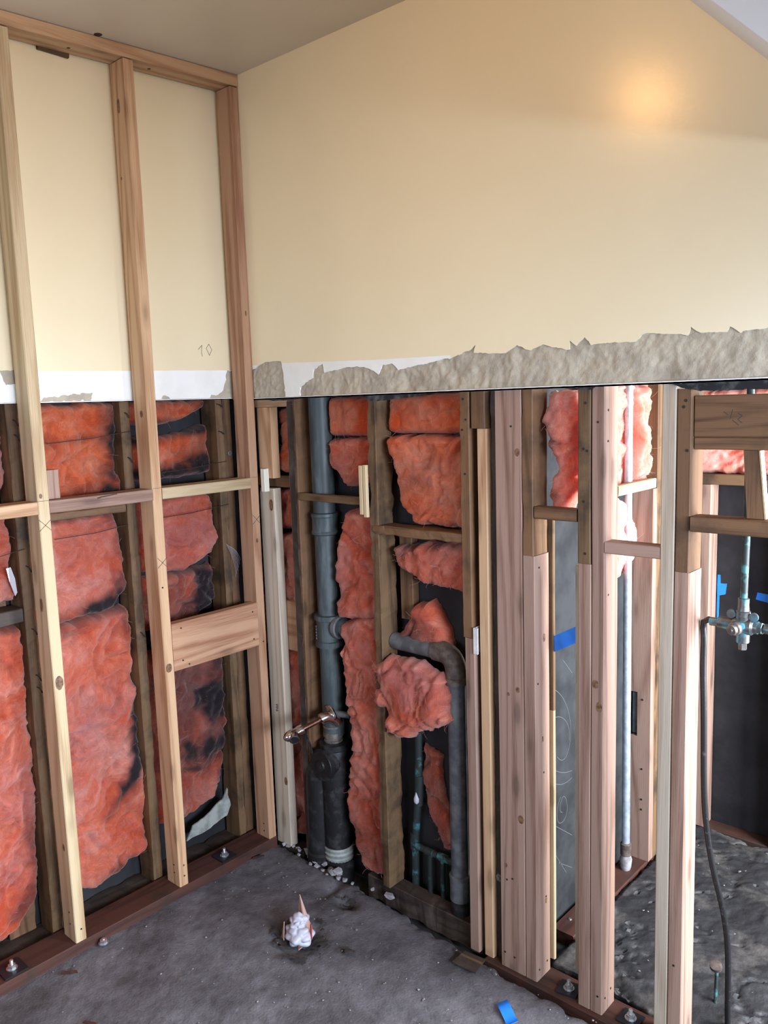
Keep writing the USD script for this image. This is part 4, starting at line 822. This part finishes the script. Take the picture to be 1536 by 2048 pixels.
part(t, 'lettering', cat(*[box(PX - 0.022 + 0.0, PX - 0.018, 0.0645, 0.0665, 0.868 + k * 0.011, 0.876 + k * 0.011) for k in range(5)]), GREYPIPE, kind='stuff')
t = thing('drain_pipe', 'grey drain pipe with an elbow turning down to the floor', 'pipe')
YD = 0.105
part(t, 'pipe', tube([(0.588, YD, 0.916), (0.785, YD, 0.914)], 0.0285, 24), GREYPIPE, smooth=40)
part(t, 'elbow', tube(np.vstack([[(0.765, YD, 0.9145)], bez((0.785, YD, 0.9145), (0.846, YD, 0.9145), (0.846, YD, 0.850), 12), [(0.846, YD, 0.825)]]), 0.0345, 24), RUSTY, smooth=40)
part(t, 'elbow_collar', lathe((0.846, YD, 0.818), (0, 0, 1), [(0, 0.031), (0.002, 0.0385), (0.022, 0.0385), (0.025, 0.034)], 24), RUSTY, smooth=35)
part(t, 'down_pipe', tube([(0.846, YD, 0.83), (0.847, YD, 0.13)], 0.0295, 24), GREYPIPE, smooth=40)
part(t, 'coupling', lathe((0.847, YD, 0.075), (0, 0, 1), [(0, 0.033), (0.002, 0.035), (0.075, 0.035), (0.078, 0.037), (0.088, 0.037), (0.092, 0.030)], 24), GREYPIPE, smooth=35)
part(t, 'lower_pipe', tube([(0.847, YD, 0.09), (0.847, YD, -0.09)], 0.0325, 24), CAST, smooth=40)
# cast iron clean-out below the stack
t = thing('cleanout_fitting', 'black cast iron clean-out with a round cap under the vent stack', 'pipe')
CX, CY = 0.270, 0.108
part(t, 'body', cat(lathe((CX, CY, 0.0), (0, 0, 1), [(0, 0.053), (0.30, 0.054), (0.36, 0.058), (0.42, 0.056), (0.445, 0.050), (0.450, 0.056), (0.470, 0.056), (0.474, 0.044)], 28), tube([(CX, CY, 0.40), (0.268, 0.045, 0.402)], 0.052, 24)), CAST, smooth=35)
part(t, 'cap', lathe((0.268, 0.050, 0.400), (0, -1, 0), [(0, 0.050), (0.001, 0.060), (0.010, 0.060), (0.012, 0.054), (0.015, 0.053), (0.016, 0.02), (0.022, 0.018), (0.023, 0.0)], 32), CAST, smooth=35)
part(t, 'brass_coupling', lathe((CX - 0.004, CY, 0.470), (0, 0, 1), [(0, 0.035), (0.010, 0.036), (0.012, 0.032), (0.022, 0.032), (0.024, 0.038), (0.042, 0.038), (0.044, 0.033), (0.058, 0.033), (0.060, 0.038), (0.066, 0.038), (0.068, 0.030)], 24), BRASS, smooth=35)
part(t, 'side_branch', tube(np.vstack([bez((CX - 0.03, 0.09, 0.40), (0.205, 0.078, 0.36), (0.205, 0.078, 0.30), 8), [(0.205, 0.078, 0.02)]]), 0.047, 24), CAST, smooth=40)
part(t, 'branch_hub', lathe((0.205, 0.078, -0.06), (0, 0, 1), [(0, 0.054), (0.085, 0.054), (0.092, 0.047)], 28), CAST, smooth=35)
part(t, 'foil_band', lathe((CX + 0.001, CY, 0.012), (0, 0, 1), [(k * 0.006, 0.0545 + 0.0016 * ((k * 7) % 3)) for k in range(10)], 28), BAGW, smooth=25)
part(t, 'lower_pipe', tube([(CX, CY, 0.02), (CX + 0.004, CY - 0.002, -0.09)], 0.056, 28), CAST, smooth=40)
# copper stub with soldered fittings
t = thing('copper_stub', 'tinned copper stub-out poking into the room in front of the vent stack', 'pipe')
A = np.array([0.294, 0.062, 0.592]); Bp = np.array([0.268, -0.060, 0.566])
dv = (Bp - A) / np.linalg.norm(Bp - A)
part(t, 'feed_pipe', tube([(0.345, 0.120, 0.585), (0.315, 0.10, 0.590), A + (0, 0.03, 0)], 0.012, 14), GREYPIPE, smooth=40)
part(t, 'back_elbow', cat(tube(np.vstack([bez(A + (0.012, 0.035, -0.035), A + (0.005, 0.0, 0.012), A + dv * 0.036, 10)]), 0.0205, 18), lathe(A + (0.0, 0.004, 0.004), -dv, [(0, 0.031), (0.004, 0.033), (0.010, 0.029)], 24)), SOLDER, smooth=40)
part(t, 'tube', tube([A, Bp], 0.0095, 16), COPPER, smooth=40)
fr = Bp - dv * 0.012
part(t, 'front_tee', cat(lathe(fr, dv, [(0, 0.0105), (0.001, 0.0185), (0.016, 0.0190), (0.019, 0.0172), (0.040, 0.0175), (0.044, 0.0195), (0.058, 0.0190), (0.068, 0.0150), (0.075, 0.008), (0.078, 0.002)], 22),
                         lathe(fr + dv * 0.034, (0.70, -0.62, -0.35), [(0, 0.0165), (0.016, 0.0165), (0.018, 0.0190), (0.032, 0.0190), (0.0321, 0.0150)], 22)), SOLDER, smooth=35)
part(t, 'open_end', lathe(fr + dv * 0.034 + np.array([0.70, -0.62, -0.35]) / np.linalg.norm([0.70, -0.62, -0.35]) * 0.0318, (0.70, -0.62, -0.35), [(0, 0.0150), (0.0007, 0.0148)], 22), RUBBER)
part(t, 'drip_streak', tube(spline([(0.222, -0.012, 0.545), (0.220, 0.03, 0.47), (0.226, 0.04, 0.40)], 8), 0.004, 8), CAST)
# copper water pipes low in the bay
t = thing('copper_manifold', 'tarnished copper water pipes with green stains low beside the grey drain pipe', 'pipe')
YM = 0.137
part(t, 'riser', tube([(0.656, YM, 0.60), (0.650, YM, 0.39), (0.630, YM, 0.20), (0.622, YM, -0.08)], 0.0135, 16), VERD, smooth=40)
part(t, 'riser_coupling', lathe((0.626, YM, 0.16), (0.02, 0, 1), [(0, 0.0165), (0.06, 0.0165)], 16), VERD, smooth=35)
part(t, 'upper_coupling', lathe((0.648, YM, 0.33), (0.05, 0, 1), [(0, 0.0155), (0.11, 0.0155)], 16), VERD, smooth=35)
part(t, 'cross_pipe', tube([(0.632, YM - 0.01, 0.180), (0.812, YM - 0.01, 0.174)], 0.0115, 14), VERD, smooth=40)
for k, x in enumerate((0.700, 0.756, 0.810)):
    part(t, 'drop_pipe', tube(([(x, YM - 0.01, 0.178), (x, YM - 0.01, -0.08)]), 0.0085, 12), VERD, smooth=40)
    part(t, 'fitting', lathe((x - 0.018, YM - 0.01, 0.1775), (1, 0, -0.03), [(0, 0.0125), (0.002, 0.0140), (0.034, 0.0140), (0.036, 0.0125)], 14), VERD, smooth=35)
part(t, 'white_drip', lathe((0.650, YM - 0.0135, 0.338), (0, 0, 1), [(0, 0.003), (0.008, 0.0095), (0.020, 0.0100), (0.034, 0.005), (0.044, 0.002)], 12), PAPERW, smooth=40)
# galvanised pipe in the alcove bay
t = thing('galvanised_pipe', 'galvanised pipe standing in the sunlit bay right of the double stud', 'pipe')
gx = 1.115
part(t, 'pipe', tube([(gx, 0.757, 1.80), (gx, 0.762, 1.0), (gx, 0.767, 0.075)], 0.0145, 20), GALV, smooth=40)
part(t, 'rusty_coupling', lathe((gx, 0.767, 0.026), (0, 0, 1), [(0, 0.017), (0.003, 0.020), (0.045, 0.020), (0.050, 0.015)], 18), RUSTY, smooth=35)
part(t, 'pale_base', lathe((gx, 0.767, -0.04), (0, 0, 1), [(0, 0.013), (0.02, 0.020), (0.05, 0.023), (0.066, 0.018)], 14), RUBBLE, smooth=35)
# shower valve and copper riser at right
t = thing('shower_valve', 'tarnished shower valve with blue-green stains at the right photo edge', 'valve')
YV, ZV = 0.112, 1.150
part(t, 'riser', tube([(1.722, YV, 1.90), (1.7225, YV, 1.42), (1.7195, YV, 1.20)], 0.0088, 16), VERD, smooth=40)
part(t, 'top_nut', lathe((1.7195, YV, 1.172), (0, 0, 1), [(0, 0.016), (0.002, 0.0175), (0.014, 0.0175), (0.016, 0.0145), (0.030, 0.0135), (0.046, 0.0135), (0.048, 0.0098)], 14), VALVE, smooth=30)
part(t, 'body', cat(lathe((1.660, YV, ZV), (1, 0, 0), [(0, 0.0135), (0.002, 0.0155), (0.035, 0.0165), (0.042, 0.021), (0.080, 0.021), (0.086, 0.016), (0.095, 0.0155)], 18), lathe((1.7195, YV, ZV), (0, 0, 1), [(-0.012, 0.017), (0.024, 0.018), (0.026, 0.0145)], 16)), VALVE, smooth=35)
part(t, 'ear', trimesh.creation.cylinder(0.011, 0.007, transform=trimesh.transformations.translation_matrix((1.694, YV - 0.006, 1.178)) @ trimesh.transformations.rotation_matrix(math.pi / 2, (1, 0, 0)), sections=16), VALVE)
part(t, 'ear', trimesh.creation.cylinder(0.011, 0.007, transform=trimesh.transformations.translation_matrix((1.746, YV - 0.006, 1.176)) @ trimesh.transformations.rotation_matrix(math.pi / 2, (1, 0, 0)), sections=16), VALVE)
part(t, 'stem', lathe((1.712, YV - 0.012, 1.148), (-0.25, -1, -0.1), [(0, 0.0165), (0.018, 0.0165), (0.020, 0.013), (0.030, 0.0125), (0.0305, 0.006), (0.034, 0.005)], 16), BRASS, smooth=30)
part(t, 'blue_stain', lathe((1.722, YV - 0.0135, 1.152), (0.3, -1, 0.25), [(0, 0.009), (0.009, 0.008), (0.010, 0.004)], 12), TAPE if False else simple('blue_patina', (0.06, 0.30, 0.44), 0.5, col2=(0.10, 0.16, 0.18), nscale=60))
part(t, 'bottom_plug', cat(lathe((1.720, YV, 1.108), (0, 0, 1), [(0, 0.0145), (0.002, 0.0155), (0.030, 0.0155)], 18), lathe((1.720, YV, 1.090), (0, 0, 1), [(0, 0.0095), (0.001, 0.0105), (0.020, 0.0105)], 6)), VALVE, smooth=30)
part(t, 'left_pipe', tube([(1.640, YV + 0.004, ZV - 0.002), (1.668, YV, ZV)], 0.0108, 14), VALVE, smooth=40)
part(t, 'right_pipe', tube([(1.75, YV, ZV), (2.2, YV, ZV)], 0.0095, 14), VERD, smooth=40)
part(t, 'right_nut', cat(lathe((1.752, YV, ZV), (1, 0, 0), [(0, 0.014), (0.001, 0.0152), (0.013, 0.0152), (0.014, 0.0135)], 6), lathe((1.770, YV, ZV), (1, 0, 0), [(0, 0.012), (0.012, 0.0125), (0.013, 0.0100)], 16)), VALVE, smooth=25)
HP = [(1.652, 0.115, 1.148), (1.630, 0.119, 1.150), (1.6205, 0.122, 1.142), (1.6195, 0.124, 1.122), (1.6190, 0.130, 1.06), (1.6185, 0.140, 0.92), (1.619, 0.147, 0.788), (1.624, 0.152, 0.624), (1.644, 0.178, 0.433), (1.656, 0.192, 0.362), (1.667, 0.210, 0.267), (1.671, 0.224, 0.12), (1.670, 0.235, -0.03)]
t = thing('black_hose', 'black rubber hose hanging from the shower valve beside the nearest stud', 'hose')
part(t, 'hose', tube(spline(HP, 70), 0.0078, 16), RUBBER, smooth=50)
t = thing('floor_stub', 'thin green-stained copper stub with a round cap in the dark alcove floor', 'pipe')
part(t, 'tube', tube([(1.612, 0.30, -0.06), (1.606, 0.325, 0.055)], 0.005, 10), VERD, smooth=40)
part(t, 'cap', lathe((1.603, 0.325, 0.058), (0.1, -0.4, 0.9), [(0, 0.012), (0.002, 0.017), (0.014, 0.017), (0.016, 0.012)], 16), RUSTY, smooth=35)

# ================================================================== RUBBISH ON THE FLOOR
def rock(seed, r, sx=1.0, sy=1.0, sz=0.7):
    g = np.random.default_rng(seed); p = g.normal(size=(16, 3)); p /= np.linalg.norm(p, axis=1, keepdims=True); p *= r * g.uniform(0.7, 1.05, (16, 1)) * [sx, sy, sz]
    return trimesh.convex.convex_hull(p)
g = np.random.default_rng(5)
spots = [(0.150, 0.062, 0.020), (0.185, 0.048, 0.022), (0.218, 0.036, 0.016), (0.240, 0.020, 0.012), (0.255, 0.045, 0.014), (0.292, 0.040, 0.013), (0.315, 0.030, 0.018), (0.335, 0.035, 0.022), (0.355, 0.018, 0.014), (0.090, 0.060, 0.011), (0.110, 0.050, 0.013), (0.068, 0.058, 0.010), (0.045, 0.048, 0.010), (0.275, 0.015, 0.009), (0.305, 0.008, 0.008), (0.205, 0.015, 0.009), (0.385, 0.022, 0.012), (0.42, 0.024, 0.009), (0.58, 0.048, 0.018), (0.50, 0.046, 0.009), (0.025, 0.045, 0.012), (0.125, 0.033, 0.008)]
for k, (x, y, r) in enumerate(spots):
    m = rock(200 + k, r, 1.0 + 0.4 * (k % 3 == 0)); m.apply_translation((x, y, -m.bounds[0][2] - 0.006))
    single('plaster_chunk', m, RUBBLE, 'broken grey-white plaster chunk on the slab edge below the cast iron pipes', 'rubble', group='plaster chunks along the slab edge')
# crumpled white plastic with pinkish cardboard in a dirty hole
def crumple(c, r, seed, sx=1, sy=1, sz=1):
    m = trimesh.creation.icosphere(4, 1.0); v = m.vertices
    d = 0.80 + 0.60 * np.abs(fbm(v * 1.1 + seed, 2, seed) - 0.5) * 2 - 0.10 * np.abs(noise(v * 3.0 + seed, seed + 1) - 0.5)
    v = v * d[:, None] * r * [sx, sy, sz]
    m = trimesh.Trimesh(v, m.faces, process=False); m.apply_translation(c); return m
t = thing('crumpled_rag', 'crumpled white plastic and pinkish card stuffed in a hole of the concrete', 'rag')
part(t, 'white_plastic', cat(crumple((0.492, -0.298, 0.012), 0.052, 11, 1.0, 0.9, 0.8), crumple((0.485, -0.290, 0.045), 0.034, 13, 1, 1, 0.9)), PAPERW, smooth=25)
def flap(pts, th=0.0022):
    p = np.array(pts, float); n = np.cross(p[1] - p[0], p[2] - p[0]); n /= np.linalg.norm(n)
    return trimesh.convex.convex_hull(np.vstack([p, p + n * th]))
part(t, 'card_flap', cat(flap([(0.455, -0.268, 0.030), (0.520, -0.272, 0.040), (0.462, -0.262, 0.118)]), flap([(0.518, -0.272, 0.040), (0.545, -0.302, 0.006), (0.520, -0.300, 0.02), (0.463, -0.264, 0.116), (0.490, -0.268, 0.07)])), PAPERB)
part(t, 'red_flap', flap([(0.530, -0.288, 0.005), (0.545, -0.290, 0.010), (0.540, -0.285, 0.055), (0.532, -0.284, 0.055)]), PAPERR)
part(t, 'paper_corner', flap([(0.448, -0.335, 0.0), (0.470, -0.345, 0.002), (0.452, -0.325, 0.05), (0.445, -0.32, 0.045)]), PAPERB)
part(t, 'paper_corner', flap([(0.528, -0.335, 0.002), (0.545, -0.350, 0.004), (0.552, -0.340, 0.012)]), PAPERB)
def dirt_patch(cx, cy, rx, ry, seed, z=0.004, inner=0.0):
    a = np.linspace(0, 2 * np.pi, 90, endpoint=False); rad = 0.55 + 0.9 * fbm(np.stack([np.cos(a) * 3.2, np.sin(a) * 3.2, a * 0 + seed], -1), 4, seed)
    P = Polygon(np.stack([cx + rx * rad * np.cos(a), cy + ry * rad * np.sin(a)], 1)).buffer(0)
    x0, y0, x1, y1 = P.bounds; st = 0.006
    X, Y = np.meshgrid(np.arange(x0, x1, st), np.arange(y0, y1, st), indexing='ij'); pts = shapely.points(X.ravel(), Y.ravel())
    ins = shapely.contains(P, pts).reshape(X.shape); d = shapely.distance(P.exterior, pts).reshape(X.shape)
    q = np.stack([X, Y, X * 0], -1)
    rr = np.sqrt(((X - cx) / rx) ** 2 + ((Y - cy) / ry) ** 2)
    ins &= (fbm(q * 40, 4, seed + 3) > 0.40 + 0.10 * rr) 
    Z = np.where(d > 0, z * np.clip(d / 0.02, 0.1, 1), 0) * (0.5 + fbm(q * 60, 3, seed + 5)) + 0.0015
    Z -= 0.030 * np.exp(-(((X - 0.49) / 0.075) ** 2 + ((Y + 0.30) / 0.075) ** 2) ** 1.3)
    Z -= 0.035 * np.exp(-(((X - 0.47) / 0.045) ** 2 + ((Y + 0.06) / 0.03) ** 2)) * 0.8
    idx = np.arange(X.size).reshape(X.shape); a_, b_, c_, d_ = idx[:-1, :-1].ravel(), idx[1:, :-1].ravel(), idx[1:, 1:].ravel(), idx[:-1, 1:].ravel(); iv = ins.ravel()
    ok = iv[a_] & iv[b_] & iv[c_] & iv[d_]
    F = np.concatenate([np.stack([a_, b_, c_], 1)[ok], np.stack([a_, c_, d_], 1)[ok]])
    m = trimesh.Trimesh(np.stack([X, Y, Z + 0.003], -1).reshape(-1, 3), F, process=False); m.remove_unreferenced_vertices(); return m
SOIL = simple('black_soil', (0.022, 0.019, 0.018), 0.9, col2=(0.05, 0.043, 0.04), nscale=40, bump=0.4, bscale=150)
for lab, args in (('ring of black dirt around the crumpled white rag', (0.50, -0.30, 0.105, 0.105, 3)), ('black dirt smear in front of the crumpled rag', (0.575, -0.385, 0.05, 0.03, 8)), ('black dirt spot between the crumpled rag and the right-hand studs', (0.675, -0.255, 0.035, 0.02, 12)), ('black dirt in the dip of the slab by the old sill', (0.46, -0.055, 0.05, 0.03, 17))):
    single('dirt_patch', dirt_patch(*args), SOIL, lab, 'dirt', kind='stuff', smooth=40)
t = thing('board_scrap', 'flat dark scrap with a dull yellow stripe on the concrete by the narrow studs', 'scrap')
part(t, 'scrap', flap([(0.955, -0.090, 0.006), (1.040, -0.085, 0.006), (1.032, -0.020, 0.010), (0.960, -0.028, 0.010)], 0.004), W['darkx'])
part(t, 'yellow_stripe', flap([(0.958, -0.052, 0.0124), (1.037, -0.046, 0.0124), (1.036, -0.038, 0.0128), (0.959, -0.044, 0.0128)], 0.0012), W['oldtx'])
single('blue_tape', ribbon((1.165, -0.130, 0.006), (1.235, -0.185, 0.014), (0.020, 0.024, 0.010), 0.006), TAPE, 'crumpled blue tape piece on the concrete at the bottom of the photo', 'tape')
for k, (x, y, s, r) in enumerate(((0.30, -0.95, 0.020, 0.4), (0.06, -0.89, 0.022, 0.7), (0.02, -0.11, 0.022, 1.1))):
    m = flap([(0, 0, 0), (s * 2.2, s * 0.2, 0.001), (s * 2.0, s * 0.5, 0.004), (0.1 * s, s * 0.4, 0.003)], 0.002); m.apply_transform(trimesh.transformations.rotation_matrix(r, (0, 0, 1))); m.apply_translation((x, y, 0.004))
    single('wood_chip', m, W['redx'], ('dark red wood chip on the concrete at lower left', 'dark splinter lying against the left sill near the lower left corner', 'dark splinter on the concrete near the corner bolt')[k], 'chip')
ms = []
for k in range(260):
    x, y = g.uniform(0.02, 1.75), -abs(g.normal(0, 0.45)) - 0.01
    if k > 200: x, y = g.uniform(1.2, 2.1), g.uniform(0.18, 1.1)
    r = g.uniform(0.0015, 0.0045) * (1.8 if g.random() < 0.06 else 1)
    m = rock(900 + k, r, 1, 1, 0.5); m.apply_translation((x, y, 0.001 if y < 0.1 else -0.026)); ms.append(m)
single('floor_crumbs', cat(*ms), CRUMB, 'small pale crumbs and paint flecks scattered over the concrete floor', 'crumbs', kind='stuff')
# ceiling lamp that warms the upper wall
t = thing('ceiling_lamp', 'bare warm bulb in a white holder on the ceiling above the camera view', 'lamp')
part(t, 'holder', lathe((1.076, -0.92, CZ(1.076, -0.92) + 0.002), (0, 0, -1), [(0, 0.07), (0.010, 0.07), (0.013, 0.03), (0.022, 0.025)], 24), WHITE, smooth=35)
